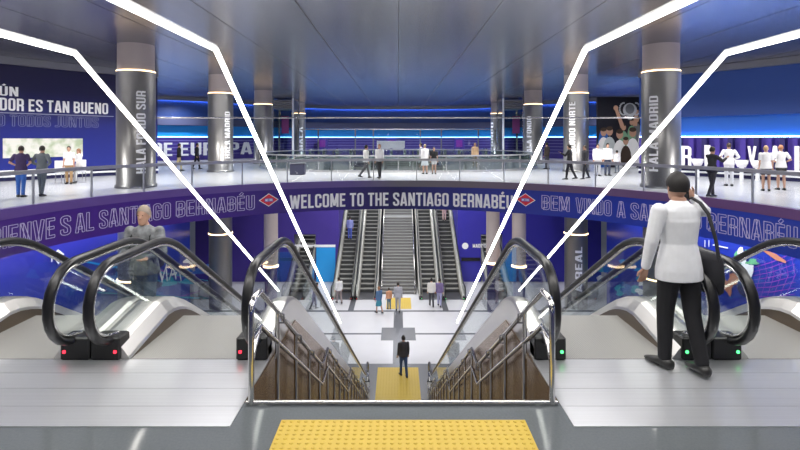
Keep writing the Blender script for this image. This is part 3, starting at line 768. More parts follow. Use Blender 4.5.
for i in range(6): brush(mu, 1, [(756 + i * 7, 256), (760 + i * 7, 275), (754 + i * 6, 300)], .010, 4, .02)
brush(mu, 1, [(763, 250), (776, 257), (786, 262)], .10, 3, .03); brush(mu, 1, [(745, 250), (757, 252)], .06, 5, .03)
mu.build('print', INK, t)
wl = MB()
for pts in ([(705, 240), (705, 247)], [(709, 240), (709, 247)], [(713, 245), (716, 245)], [(718, 246), (728, 248)]): brush(wl, 1, pts, .06, 0, .03)
wl.build('brush_lettering', INK, t)

# ---------------------------------------------------------------- wall lettering upstairs
def on_wall(r, p0, p1, z0, z1):
    a, b = ang(p0, r), ang(p1, r)
    return lambda u, v, d: (*circ(r - .02 - .02 * (d > 0), a + (b - a) * u), z0 + (z1 - z0) * v)
WI = WR - .01
def zat(px, py, r):
    a = ang(px, r); y = circ(r, a)[1]; return CAMZ - (py - HY) * y / F
t = thing('wall_slogan', 'white and outlined slogan lettering on the navy left wall', 'sign', (-18, 25, 4))
def slogan(s, p0, p1, pm, ya, yb, m, ol=None):
    put_text(MB(), s, on_wall(WI, p0, p1, zat(pm, yb, WI), zat(pm, ya, WI)), outline=ol, bold=.03).build('lettering', m, t)
slogan('NINGÚN', -40, 17.5, 8, 86.5, 96, M['white']); slogan('JUGADOR ES TAN BUENO', -36, 107.5, 100, 103, 114, M['white'])
slogan('COMO TODOS JUNTOS', -34, 98, 90, 117.2, 127.5, M['outline_dark'], .045)
a_, b_ = ang(-30, WI), ang(113, WI)
MB().strip([circ(WI - .02, a_ + (b_ - a_) * i / 20) for i in range(21)], zat(60, 115.2, WI), zat(60, 114.4, WI), .015).build('rule', mat('rule', (.35, .36, .5), .4), t)
t = thing('wall_map', 'wide pale street map on the left wall behind two standing men', 'map', (-17, 27, 2))
def mapmat():
    m = mat('street map', (.6, .65, .5), .5); nt = m.node_tree; b = nt.nodes['Principled BSDF']; tc = nt.nodes.new('ShaderNodeTexCoord')
    v = nt.nodes.new('ShaderNodeTexVoronoi'); v.inputs['Scale'].default_value = 1.7; n = nt.nodes.new('ShaderNodeTexNoise'); n.inputs['Scale'].default_value = 2.5
    cr = nt.nodes.new('ShaderNodeValToRGB'); e = cr.color_ramp.elements; e[0].color = (.42, .5, .33, 1); e[1].color = (.72, .72, .66, 1); e[0].position = .35; e[1].position = .6
    nt.links.new(tc.outputs['Object'], n.inputs[0]); nt.links.new(n.outputs[0], cr.inputs[0]); nt.links.new(cr.outputs[0], b.inputs['Base Color']); return m
a_, b_ = ang(2, WI), ang(82, WI)
MB().strip([circ(WI - .03, a_ + (b_ - a_) * i / 20) for i in range(21)], zat(50, 157, WI), zat(50, 138.5, WI), .02).build('sheet', mapmat(), t)

# far left greeting DE EUROPA on the far wall
def far_pt(px):
    k = (px - CX) / F
    for (xa, ya), (xb, yb) in zip(farp[:-1], farp[1:]):
        fa = xa - k * ya; fb_ = xb - k * yb
        if fa <= 0 <= fb_: w = fa / (fa - fb_); return xa + (xb - xa) * w, ya + (yb - ya) * w
    return 0, 60
t = thing('wall_lettering', 'large white DE EUROPA lettering on the far violet wall at left', 'sign', (-21, 48, 1))
for w, p0, p1 in (('DE', 152, 172), ('EUROPA', 179, 252)):
    def fe_(u, v, d): q = far_pt(p0 + (p1 - p0) * u); return (q[0] * .994, q[1] * .994, .45 + 1.25 * v)
    put_text(MB(), w, fe_, bold=.05).build('lettering', M['white'], t)
# hanging sign and doors on the far wall
def far_sign(x0, x1, y0, y1, Y, m, name, label, cat):
    s = F / Y; return tag(MB().bbox((x0 - CX) / s, (x1 - CX) / s, Y, Y + .15, CAMZ - (y1 - HY) / s, CAMZ - (y0 - HY) / s, .02).build(name, m), label, cat)
far_sign(376.5, 404.5, 141, 149, 55, M['white'], 'hanging_sign', 'blank white hanging sign in the middle of the far hall', 'sign')
for x0, x1, lb in ((386, 396, 'violet kiosk behind the blank white sign'), (454, 464, 'violet kiosk on the right side of the far wall'), (317, 327, 'violet kiosk on the left side of the far wall')):
    Y = 60; s = F / Y; t = thing('kiosk', lb, 'kiosk', ((x0 + x1 - 800) / 2 / s, Y, 0))
    MB().bbox((x0 - CX) / s, (x1 - CX) / s, Y, Y + .6, 0, 2.15, .04).build('body', M['violet'], t)
    MB().box((x0 + 2 - CX) / s, (x1 - 2 - CX) / s, Y - .02, Y + .01, 1.1, 1.9).build('screen', mat('magenta screen', (.2, .03, .3), .3), t)
# ticket gate rail: posts holding the glass screen behind the second void
gs = thing('glass_screen', 'glass screen with thin grey posts at the far side of the second opening', 'screen', (0, 51.2, 0))
MB().box(-9.9, 9.9, 51.2, 51.22, 0.05, 3.0).build('pane', M['glass_rail'], gs)
MB().box(-9.9, 9.9, 51.16, 51.26, 3.0, 3.08).build('top_bar', M['strip_white'] if False else M['steel'], gs)
for px in (355, 373, 420, 441, 318, 478):
    x = (px - CX) / F * 51.2; MB().box(x - .06, x + .06, 51.13, 51.29, 0, 3.02).build('post', M['steel_dark'], gs)
gt = None
for i in range(14):
    x = -9.1 + i * 1.4
    g = thing('ticket_gate', 'grey ticket gate in the row before the far wall', 'gate', (x, 53, 0), 0, 'row of ticket gates in the far hall')
    MB().bbox(x - .14, x + .14, 52.3, 54, 0, 1.05, .03).build('cabinet', M['steel'], g); MB().box(x - .1, x + .1, 52.28, 52.5, 1.05, 1.10).build('reader', M['violet'], g)

# lift frames on both sides of the far opening
def lift(sx, label):
    x0, x1, y0, y1 = sx * 10.3, sx * 12.3, 49.6, 52.4
    if x0 > x1: x0, x1 = x1, x0
    t = thing('lift_frame', label, 'lift', ((x0 + x1) / 2, 51, 0))
    for x in (x0, x1):
        for y in (y0, y1): MB().box(x - .08, x + .08, y - .08, y + .08, 0, 6.04).build('post', M['white'] if y == y0 and abs(x) < 11 else M['steel'], t)
    MB().box(x0, x1, y0, y1, 5.0, 5.9).build('top_housing', M['trim'], t)
    s_ = MB()
    for k in range(4): s_.box(x0 - .02, x1 + .02, y0 - .03, y0, 5.08 + k * .2, 5.14 + k * .2)
    s_.build('louvre', M['steel'], t)
    MB().box(x0 + .1, x1 - .1, y0 + .02, y0 + .04, .05, 5.0).build('pane', M['glass_green'], t)
    MB().box(x0 + .9, x0 + 1.6, y0 - .08, y0 - .05, 2.6, 4.3).build('poster', mat('red violet poster', (.16, .03, .14), .4), t)
lift(-1, 'glass lift shaft with grey top box at left of the far hall'); lift(1, 'glass lift shaft with grey top box at right of the far hall')
# dark waste bin on walkway
x, y = ground(297, 175); b_ = thing('waste_bin', 'dark square bin on the white walkway behind the inner left light tube', 'bin', (x, y, 0))
MB().bbox(x - .42, x + .42, y, y + .5, 0, .62, .03).build('body', mat('bin body', (.05, .05, .09), .5), b_); MB().bbox(x - .44, x + .44, y - .02, y + .52, .62, .68, .02).build('lid', M['steel_dark'], b_)

# right wall niches with white letters and seats
nt_ = thing('locker_row', 'row of violet locker niches with large white letters along the right wall', 'lockers', (17, 25, 0))
zt = 2.1
edges = list(range(675, 830, 13))
for i, px in enumerate(edges):
    a0, a1 = ang(px, WI - .35), ang(px + 5.0, WI - .35)
    MB().strip([circ(WI - .35, a0 + (a1 - a0) * k / 3) for k in range(4)], .55, zt, .34).build('divider', M['violet'] if i % 2 else M['violet_dark'], nt_)
def glyph(w, p0, p1, y0, y1, pm):
    put_text(MB(), w, on_wall(WI - .42, p0, p1, zat(pm, y1, WI), zat(pm, y0, WI)), bold=.06).build('letter', M['white'], nt_)
glyph('R', 681, 691, 146, 165, 686); glyph('I', 704, 710, 145, 166, 707); glyph('V', 747, 756, 146, 161, 751); glyph('A', 770, 779, 146, 165, 775); glyph('I', 794, 799, 146, 171, 796)
for px in (697, 741, 757):
    a = ang(px, WI - .95); x, y = circ(WI - .95, a); c_ = thing('stool', {697: 'white round basin seat between the letters, beside the large right column', 741: 'white round seat just right of the man in white shirt at the wall', 757: 'white round seat just left of the two women in white blouses'}[px], 'seat', (x, y, 0))
    MB().lathe([(.10, 0.0), (.08, .45), (.12, .62)], 14, (x, y)).build('stem', M['white'], c_); MB().lathe([(.0, .62), (.18, .62), (.28, .82), (.30, .98), (.26, .98), (.20, .78), (0, .74)], 18, (x, y)).build('bowl', M['white'], c_)
# white chairs near the map
for px, py, lb in ((63, 183, 'white chair left of the woman in tan trousers by the map'), (84, 181, 'white chair right of the woman in white by the map')):
    x, y = ground(px, py); c_ = thing('chair', lb, 'chair', (x, y, 0))
    MB().bbox(x - .24, x + .24, y - .24, y + .24, .43, .48, .015).build('seat', M['white'], c_); MB().bbox(x - .24, x + .24, y - .24, y - .2, .5, 1.05, .015).build('backrest', M['white'], c_)
    for i in (-1, 1):
        for j in (-1, 1): MB().tube([(x + i * .22, y + j * .22, 0), (x + i * .20, y + j * .20, .43)], .018, 6).build('leg', M['steel'], c_)

# celebration poster (generic figures) on a board behind right columns
YP = 36.5; sP = F / YP
pb = thing('wall_poster', 'tall dark poster of cheering players with a silver cup between the two right columns', 'poster', ((620 - CX) / sP, YP, 0))
def PP(px, py, o=0): return ((px - CX) / sP, YP - .02 - o, CAMZ - (py - HY) / sP)
MB().box((597 - CX) / sP, (652 - CX) / sP, YP, YP + .2, 0, CAMZ + (HY - 97) / sP).build('board', M['poster_dark'], pb)
PI_ = [M['white'], M['skin'], mat('poster shirt', (.55, .6, .62), .6), mat('hair ink', (.05, .03, .02), .6), mat('green scarf ink', (.2, .4, .25), .6), mat('silver ink', (.5, .52, .56), .4), M['blue_mid'], mat('grey ink', (.15, .16, .18), .6)]
pm_ = MB()
def pblob(px, py, rx, ry, mi, o): pm_.add([PP(px + rx * math.cos(a * PI / 8), py + ry * math.sin(a * PI / 8), o) for a in range(16)], [tuple(range(16))], mi)
k = 0
pblob(603, 150, 6, 22, 6, .001)
for (hx, hy, s_, c_) in ((603, 132, 1, 0), (609, 131, 1.1, 2), (623, 127, .8, 4), (636, 119, .8, 7), (631, 122, .7, 4), (643, 124, .9, 0), (619, 134, 1.15, 0), (632, 132, 1.2, 0), (643, 136, 1.1, 0), (625, 141, .9, 3)):
    k += 1; pblob(hx, hy + 18 * s_, 6 * s_, 13 * s_, c_, .004 * k); pblob(hx, hy + .3, 3.0 * s_, 4.0 * s_, 1, .004 * k + .001); pblob(hx, hy - 2.5, 3.0 * s_, 2 * s_, 3, .004 * k + .002)
for a, b in (((615, 108), (622, 128)), ((636, 110), (634, 126))):
    pm_.add([PP(a[0] - 1.6, a[1], .05), PP(b[0] - 2.2, b[1], .05), PP(b[0] + 2.2, b[1], .05), PP(a[0] + 1.6, a[1], .05)], [(0, 1, 2, 3)], 1)
pblob(615, 108, 2.4, 2.6, 1, .052); pblob(629, 110, 7, 7, 5, .055); pblob(629, 109, 4.5, 5, 7, .057); pblob(629, 117, 3, 3, 5, .056)
for e in (-1, 1): 
    for q in range(10):
        a = -PI / 2 + PI * q / 9; pblob(629 + e * (6 + 4.2 * math.cos(a)), 109 + 6 * math.sin(a), .9, .9, 5, .058)
pm_.build('print', PI_, pb)

# ---------------------------------------------------------------- people
def remesh(mb, vox, name='m', smooth=2):
    me = mb.mesh('tmp'); o = bpy.data.objects.new('tmp', me); C.objects.link(o)
    r = o.modifiers.new('r', 'REMESH'); r.mode = 'VOXEL'; r.voxel_size = vox; r.use_smooth_shade = True
    s = o.modifiers.new('s', 'SMOOTH'); s.iterations = smooth; s.factor = .5
    bpy.context.view_layer.update(); out = evaluated(o); bpy.data.objects.remove(o); bpy.data.meshes.remove(me); out.name = name
    out.polygons.foreach_set('use_smooth', [True] * len(out.polygons)); return out
def limb(mb, P, R, n=12, flat=1.0):
    pts = []; rr = []
    for i in range(len(P) - 1):
        a, b = Vector(P[i]), Vector(P[i + 1]); k = 5
        for j in range(k):
            t = j / k; pts.append(a.lerp(b, t)); rr.append(R[i] + (R[i + 1] - R[i]) * t)
    pts.append(Vector(P[-1])); rr.append(R[-1])
    mb.tube(pts, rr, n, ry=[r * flat for r in rr])
    for p, r in ((P[0], R[0]), (P[-1], R[-1])): mb.ball(p, r, r, r, 12, 7)
    for p, r in zip(P[1:-1], R[1:-1]): mb.ball(p, r * .99, r * .99, r * .99, 12, 7)
def person(label, loc, rz=0., H=1.72, legs=((8, 5), (-12, 8)), arms=None, top=(.8, .8, .8), bottom=(.02, .02, .03), hair=(.02, .015, .01), skin='skin',
           vox=.02, sleeves='long', hem=.87, skirt=False, shorts=False, female=False, headturn=0., shoes=(.02, .02, .02), longhair=False, fingers=False, lean=0., group=None, broad=1.):
    t = thing('person', label, 'person', loc, rz, group); t.scale = (H / 1.76 * broad, H / 1.76, H / 1.76)
    hipw = .09; Lt, Ls = .435, .425
    D2 = PI / 180; ank = []; knees = []; hips = []
    for s, (a, k) in zip((-1, 1), legs):
        h = Vector((s * hipw, 0, .93)); a *= D2; k *= D2
        kn = h + Vector((s * .005, math.sin(a), -math.cos(a))) * Lt; an = kn + Vector((0, math.sin(a - k), -math.cos(a - k))) * Ls
        hips.append(h); knees.append(kn); ank.append(an)
    dz = .085 - min(p.z for p in ank)
    for L in (hips, knees, ank):
        for p in L: p.z += dz
    Z = dz; sw = .175 if female else .195; wr = .88 if female else 1.
    def sh(v): v = Vector(v); v.y += lean * (v.z - .93); v.z += Z; return v
    sh_ = [sh((s * sw, -.005, 1.435)) for s in (-1, 1)]
    arms = arms or (((-.10, .05, -1), (-.05, .25, -1)), ((.10, -.05, -1), (.05, .2, -1)))
    el = []; wrp = []; hd = []
    for s0, (du, df) in zip(sh_, arms):
        e = s0 + Vector(du).normalized() * .285; w = e + Vector(df).normalized() * .25; el.append(e); wrp.append(w); hd.append(Vector(df).normalized())
    tors = [(.86, .12, .09), (.93, .165, .112), (1.0, .158, .108), (1.12, .138 * wr, .098), (1.24, .152 * wr, .108), (1.34, .168 * wr, .115), (1.42, .172 * wr, .098), (1.465, .125, .08), (1.50, .062, .06), (1.55, .056, .058)]
    def torso(mb, z0, z1, g=0., gx=0.):
        secs = [(z, a, b) for z, a, b in tors if z0 <= z <= z1]
        mb.loft([(sh((0, 0, z)), a + g + gx, b + g) for z, a, b in secs], 20)
    hc = sh((0, .02, 1.645)); hr = Matrix.Rotation(headturn * D2, 3, 'Z')
    def hp(v): return hc + hr @ Vector(v)
    def body_feet(mb, g=0.):
        for s, an, (a, k) in zip((-1, 1), ank, legs):
            tilt = max(0, (an.z - .085)) * 2.2; f = Vector((s * .12, math.cos(tilt), -math.sin(tilt))).normalized(); up = Vector((0, math.sin(tilt), math.cos(tilt))); x = Vector((1, 0, 0))
            o = an + up * -.03
            mb.loft([(o - f * .07 - up * .02, .012, .02, x, up), (o - f * .055 - up * .015, .033 + g, .035 + g, x, up), (o, .037 + g, .045 + g, x, up), (o + f * .07 - up * .018, .042 + g, .033 + g, x, up), (o + f * .14 - up * .030, .045 + g, .022 + g, x, up), (o + f * .185 - up * .036, .03, .012, x, up)], 12)
    b = MB(); torso(b, .85, 1.56)
    b.loft([(hp((0, y, z)), rx, ry, hr @ Vector((1, 0, 0)), hr @ Vector((0, 1, 0))) for z, rx, ry, y in ((-.125, .03, .03, .045), (-.112, .045, .05, .035), (-.085, .056, .07, .02), (-.05, .066, .082, .008), (0, .073, .092, 0), (.04, .076, .095, -.005), (.08, .066, .084, -.008), (.105, .045, .06, -.01), (.118, .015, .02, -.01))], 20)
    b.loft([(hp((0, .082, .012)), .008, .006), (hp((0, .098, -.012)), .011, .012), (hp((0, .104, -.028)), .015, .013), (hp((0, .09, -.036)), .012, .006)], 8)
    for s in (-1, 1): b.ball(hp((s * .077, -.005, -.005)), .010, .020, .030, 8, 6); b.ball(hp((s * .030, .083, .012)), .012, .008, .009, 8, 6)
    b.ball(hp((0, .088, -.062)), .024, .008, .008, 8, 6)
    for i in range(2):
        limb(b, [hips[i], knees[i], knees[i].lerp(ank[i], .35), ank[i]], [.082, .052, .056, .036])
        limb(b, [sh_[i], el[i], wrp[i]], [.054, .041, .027])
    body_feet(b)
    fing = MB()
    for i, s in ((0, -1), (1, 1)):
        w, d = wrp[i], hd[i]; side = d.cross(Vector((0, 1, 0)) if abs(d.y) < .85 else Vector((0, 0, 1)))
        side = side.normalized(); n = side.cross(d).normalized()
        if n.y < 0 and abs(d.z) > .7: pass
        b.loft([(w - d * .01, .026, .02, side, n), (w + d * .03, .036, .016, side, n), (w + d * .075, .040, .014, side, n), (w + d * .095, .036, .010, side, n)], 10)
        curl = n * (.55 if i == 0 else .55)
        for q, L in enumerate((.066, .076, .070, .054)):
            base = w + d * .088 + side * (-.028 + q * .0187); m1 = base + (d + curl * .25).normalized() * L * .45; m2 = m1 + (d + curl * .8).normalized() * L * .33; m3 = m2 + (d + curl * 1.5).normalized() * L * .25
            fing.tube([base - d * .02, m1, m2, m3], [.0095, .0088, .008, .006], 6)
        tb = w + d * .03 - side * .03; fing.tube([tb - d * .01 + side * .012, tb + (d - side).normalized() * .035, tb + (d * 1.3 - side * .6).normalized() * .065], [.012, .011, .007], 6)
    me = remesh(b, vox, 'body')
    # fingers are welded on after the remesh so that they stay separate
    fm = fing; vs = [tuple(v.co) for v in me.vertices]; nb = len(vs)
    all_ = MB(); all_.add(vs, [tuple(p.vertices) for p in me.polygons], 0, True); all_.v += fm.v; off0 = nb
    for f in fm.f: all_.f.append(tuple(i + off0 for i in f)); all_.mi.append(0); all_.sm.append(True)
    bpy.data.meshes.remove(me)
    local(all_.build('body', M[skin], t))
    # shirt
    s = MB(); torso(s, .92, 1.47, .016)
    s.loft([(sh((0, 0, hem)), .205, .155), (sh((0, 0, .90)), .205, .152), (sh((0, 0, 1.0)), .188, .138), (sh((0, 0, 1.14)), .155, .115)], 20)
    s.loft([(sh((0, 0, 1.38)), .185, .125), (sh((0, 0, 1.435)), .185, .115), (sh((0, 0, 1.475)), .145, .10), (sh((0, .0, 1.50)), .085, .08), (sh((0, .0, 1.522)), .070, .068)], 20)
    for i in range(2):
        if sleeves == 'long': limb(s, [sh_[i], el[i], el[i].lerp(wrp[i], .93)], [.069, .056, .041])
        else: limb(s, [sh_[i], sh_[i].lerp(el[i], .7)], [.069, .060])
    me = remesh(s, vox, 'shirt', 1); me.materials.append(cloth(top)); o = bpy.data.objects.new('shirt', me); C.objects.link(o); o.parent = t
    # trousers / skirt
    s = MB(); s.loft([(sh((0, 0, .82)), .15, .11), (sh((0, 0, .88)), .172, .122), (sh((0, 0, .93)), .178, .124), (sh((0, 0, 1.0)), .168, .117)], 20)
    if skirt:
        s.loft([(sh((0, .02, .50)), .24, .19), (sh((0, .01, .7)), .21, .16), (sh((0, 0, .93)), .178, .124)], 20)
    else:
        for i in range(2):
            if shorts: limb(s, [hips[i], hips[i].lerp(knees[i], .55)], [.100, .095])
            else: limb(s, [hips[i], knees[i], knees[i].lerp(ank[i], .96)], [.100, .071, .056])
    me = remesh(s, vox, 'trousers', 1); me.materials.append(cloth(bottom)); o = bpy.data.objects.new('skirt' if skirt else 'shorts' if shorts else 'trousers', me); C.objects.link(o); o.parent = t
    for i in range(2):
        s = MB(); keep = ank, legs
        an = ank[i]; ang_ = legs[i]; tilt = max(0, (an.z - .085)) * 2.2; sg = (-1, 1)[i]; f = Vector((sg * .12, math.cos(tilt), -math.sin(tilt))).normalized(); up = Vector((0, math.sin(tilt), math.cos(tilt))); x = Vector((1, 0, 0)); o_ = an - up * .03; g = .008
        s.loft([(o_ - f * .085 - up * .02, .02, .025, x, up), (o_ - f * .06 - up * .012, .040 + g, .043, x, up), (o_ + up * .0, .042 + g, .055, x, up), (o_ + f * .07 - up * .018, .047 + g, .040, x, up), (o_ + f * .15 - up * .030, .048 + g, .027, x, up), (o_ + f * .205 - up * .036, .03, .014, x, up)], 14)
        local(s.build('shoe', cloth(shoes, .4), t))
    # hair
    s = MB(); n = 18; m = 8; vs = []; fs = []
    for i in range(m + 1):
        for j in range(n):
            th = 2 * PI * j / n; front = max(0, math.sin(th))
            low = (2.05 if not longhair else 2.2) - .95 * front ** .7
            ph = low * i / m; r = 1.12 + .02 * math.sin(5 * th + i)
            vs.append(hp((.078 * r * math.sin(ph) * math.cos(th), -.006 + .097 * r * math.sin(ph) * math.sin(th), .015 + .112 * r * math.cos(ph))))
    for i in range(m):
        for j in range(n): j2 = (j + 1) % n; fs.append((i * n + j, i * n + j2, (i + 1) * n + j2, (i + 1) * n + j))
    s.add(vs, fs, 0, True)
    if longhair: s.loft([(hp((0, -.03, .03)), .08, .06), (hp((0, -.055, -.06)), .085, .05), (hp((0, -.06, -.17)), .08, .035), (hp((0, -.06, -.25)), .05, .02)], 14)
    local(s.build('hair', cloth(hair, .6), t))
    for e in (-1, 1):
        if vox < .015: local(MB().ball(hp((e * .030, .091, .012)), .008, .004, .006, 8, 6).build('eye', mat('eye', (.05, .03, .02), .2), t))
    t['_j'] = 0; del t['_j']
    return t, dict(sh=sh_, el=el, wr=wrp, hd=hd, hc=hc)

R2 = math.radians
NAVYB = (.02, .04, .2); JEANS = (.05, .12, .35); GREYC = (.17, .18, .20); BLK = (.012, .012, .015); WHT = (.82, .82, .82); TAN = (.45, .28, .14)
# foreground man
x, y = 2.47, 4.50
man, J = person('man in white long-sleeved top and black trousers walking away with a phone at his ear', (x, y, .006), R2(12), 1.72, legs=((7, 6), (-6, 10)),
    arms=(((-.22, .05, -1), (-.08, .22, -1)), ((.52, .45, -.12), (-.29, -.12, .23))), top=(.80, .81, .84), bottom=(.010, .010, .013), hair=(.012, .010, .010), vox=.0085, headturn=-6, broad=1.08, hem=.81)
# phone and bag: held, carried
hw = J['wr'][1] + J['hd'][1] * .08
mw = Matrix.Translation((x, y, .006)) @ Matrix.Rotation(R2(12), 4, 'Z') @ Matrix.Scale(1.72 / 1.76, 4)
p = mw @ (hw + Vector((-.02, 0, .01)))
ph = MB().bbox(-.036, .036, -.005, .005, -.075, .075, .004).build('mobile_phone', M['black']); ph.location = p; ph.rotation_euler = (R2(10), R2(20), R2(100)); tag(ph, 'black mobile phone in the hand of the man in white', 'phone')
bg = thing('shoulder_bag', 'black shoulder bag hanging at the hip of the man in white', 'bag', (x, y, .8), R2(12))
s = MB(); s.loft([((.285, -.02, z), rx, ry) for z, rx, ry in ((-.12, .05, .12), (-.09, .075, .155), (.05, .08, .165), (.18, .07, .155), (.23, .045, .13))], 20); local(s.build('body', cloth((.013, .013, .018)), bg))
s = MB(); s.loft([((.358, -.02, z), .02, w) for z, w in ((-.08, .10), (.02, .11), (.06, .09))], 14); local(s.build('pocket', cloth((.02, .02, .026)), bg))
s = MB(); s.tube([(.27, -.16, .18), (.235, -.155, .38), (.17, -.145, .60), (.13, -.10, .69), (.13, .0, .725), (.14, .10, .66), (.18, .155, .5), (.25, .15, .3), (.27, .12, .18)], .006, 8, ry=.02); local(s.build('strap', cloth((.03, .03, .035)), bg))

# left man with backpack, coming up the escalator
lx, ly = -3.50, 6.93; lz = -round((ly - 4.70 - FLAT) / (RUN / 37) + .5) * (RISE / 37)
pl_, J = person('grey-haired man in grey camouflage jacket riding up the left escalator', (lx, ly, lz), R2(180), 1.80, legs=((6, 6), (-4, 2)), arms=(((-.25, .1, -1), (.35, .8, -.1)), ((.22, .1, -1), (-.3, .8, -.05))), top=(.20, .21, .22), bottom=(.10, .14, .20), hair=(.30, .24, .19), vox=.012)
bp = thing('backpack', 'dark backpack on the man riding up the left escalator', 'backpack', (lx, ly, lz), R2(180))
s = MB(); s.loft([((0, -.21, z), rx, ry) for z, rx, ry in ((.92, .12, .05), (.96, .17, .09), (1.2, .18, .10), (1.4, .16, .085), (1.46, .10, .05))], 18); local(s.build('body', cloth((.06, .055, .05)), bp))
for e in (-1, 1):
    s = MB(); s.tube([(e * .12, -.15, 1.42), (e * .12, -.02, 1.50), (e * .125, .11, 1.42), (e * .14, .13, 1.2), (e * .16, .02, 1.02), (e * .15, -.14, .98)], .006, 6, ry=.022); local(s.build('strap', cloth((.03, .03, .03)), bp))

def ringp(px, py, label, z=0., **k):
    x, y = ground(px, py, z); return person(label, (x, y, z), **k)
W1 = ((14, 8), (-14, 10)); ST = ((2, 2), (-3, 2))
HIPS_ARMS = (((-.55, -.25, -1), (.6, .45, -.4)), ((.55, -.25, -1), (-.6, .45, -.4)))
ringp(21, 197, 'man in dark violet shirt and blue jeans looking at the map, leftmost', rz=R2(10), H=1.78, legs=ST, arms=HIPS_ARMS, top=(.05, .03, .10), bottom=(.04, .14, .5), sleeves='short', hair=(.03, .015, .01))
ringp(42, 196, 'man in grey clothes with hands on hips looking at the map', rz=R2(0), H=1.78, legs=((7, 4), (-8, 4)), arms=HIPS_ARMS, top=(.13, .15, .17), bottom=(.10, .12, .15))
ringp(69, 184, 'woman in white top and tan trousers standing by the white chairs', rz=R2(200), H=1.70, legs=ST, top=WHT, bottom=TAN, female=True, sleeves='short', hair=(.03, .02, .02))
ringp(79, 183, 'person in white beside the right white chair under the map', rz=R2(150), H=1.6, legs=((30, 30), (20, 20)), arms=(((-.4, .3, -1), (.5, .6, -.1)), ((.4, .3, -1), (-.5, .6, -.1))), top=WHT, bottom=(.7, .7, .72), female=True, hair=(.25, .12, .06), longhair=True)
ringp(179, 171, 'person in black jacket and pale trousers before the DE EUROPA lettering', rz=R2(-60), H=1.75, legs=W1, top=BLK, bottom=(.5, .42, .25))
ringp(197, 169, 'person in dark clothes walking before the letter O of EUROPA', rz=R2(-80), H=1.75, legs=W1, top=BLK, bottom=BLK)
ringp(214, 166, 'person in violet top standing beside the HALA MADRID column', rz=R2(180), H=1.7, legs=ST, top=(.2, .2, .55), bottom=(.02, .02, .08))
ringp(366, 178, 'person in white shirt and grey trousers striding at the railing, left of pair', rz=R2(-60), H=1.74, legs=((22, 12), (-20, 20)), top=(.75, .75, .72), bottom=(.12, .12, .13))
ringp(379.5, 178, 'person in white shirt and black trousers at the railing, right of pair', rz=R2(150), H=1.76, legs=((8, 4), (-8, 4)), top=WHT, bottom=(.03, .03, .035), hair=(.3, .15, .08))
ringp(425, 174, 'person in long white clothes standing behind the railing above the word SANTIAGO', rz=R2(20), H=1.72, legs=ST, top=WHT, bottom=(.6, .65, .68), female=True, skirt=True, hair=(.25, .2, .12))
ringp(434, 174, 'child in black shirt and pale shorts behind the railing', rz=R2(180), H=1.55, legs=ST, top=BLK, bottom=(.6, .6, .6), sleeves='short', shorts=True)
ringp(421, 170, 'dark haired person half hidden behind the person in long white', rz=R2(90), H=1.75, legs=ST, top=(.35, .35, .4), bottom=(.1, .1, .1))
ringp(475, 168, 'person with fair hair and beige coat beyond the second opening', z=0., rz=R2(180), H=1.75, legs=ST, top=(.62, .42, .25), bottom=(.2, .15, .1), hair=(.5, .32, .15), longhair=True, female=True)
ringp(547, 169, 'person in dark coat beside the right inner light tube', rz=R2(40), H=1.78, legs=ST, top=(.06, .045, .04), bottom=(.05, .05, .06))
ringp(569.5, 179.5, 'man in black suit raising one arm in front of the FONDO NORTE column', rz=R2(60), H=1.76, legs=((12, 6), (-14, 12)), arms=(((-.2, .6, -.8), (.1, .8, .5)), ((.15, .1, -1), (.05, .3, -1))), top=BLK, bottom=BLK, skin='skin')
ringp(585, 179, 'person in black walking right of the man in black suit', rz=R2(100), H=1.72, legs=W1, top=(.03, .03, .04), bottom=(.02, .02, .025))
ringp(597.5, 176, 'person in white standing left of the cheering poster', rz=R2(180), H=1.75, legs=ST, top=WHT, bottom=(.6, .6, .62))
ringp(607.5, 175.5, 'person in white shirt and dark trousers before the cheering poster', rz=R2(180), H=1.78, legs=ST, top=WHT, bottom=(.05, .06, .1))
ringp(617, 173, 'child in white shirt in front of the poster figures', rz=R2(0), H=1.35, legs=ST, top=WHT, bottom=(.1, .12, .15))
ringp(712, 197, 'woman in black taking a photo by the right wall', rz=R2(-75), H=1.76, legs=((12, 6), (-10, 14)), arms=(((-.15, .7, -.5), (.2, .8, .35)), ((.15, .7, -.5), (-.2, .8, .35))), top=(.03, .03, .035), bottom=(.05, .045, .05), female=True, skin='skin')
ringp(729, 186, 'man in white clothes facing the white letters on the right wall', rz=R2(-20), H=1.85, legs=ST, arms=HIPS_ARMS, top=(.78, .78, .8), bottom=(.7, .7, .74), hair=(.05, .03, .02))
ringp(766, 191, 'woman in white blouse and dark shorts, left of the two', rz=R2(-30), H=1.76, legs=ST, top=WHT, bottom=(.06, .06, .07), sleeves='short', shorts=True, female=True, hair=(.45, .3, .16))
ringp(781, 190, 'woman in white blouse and black shorts, right of the two', rz=R2(-15), H=1.78, legs=ST, arms=HIPS_ARMS, top=WHT, bottom=(.02, .02, .02), sleeves='short', shorts=True, female=True, hair=(.45, .2, .1))
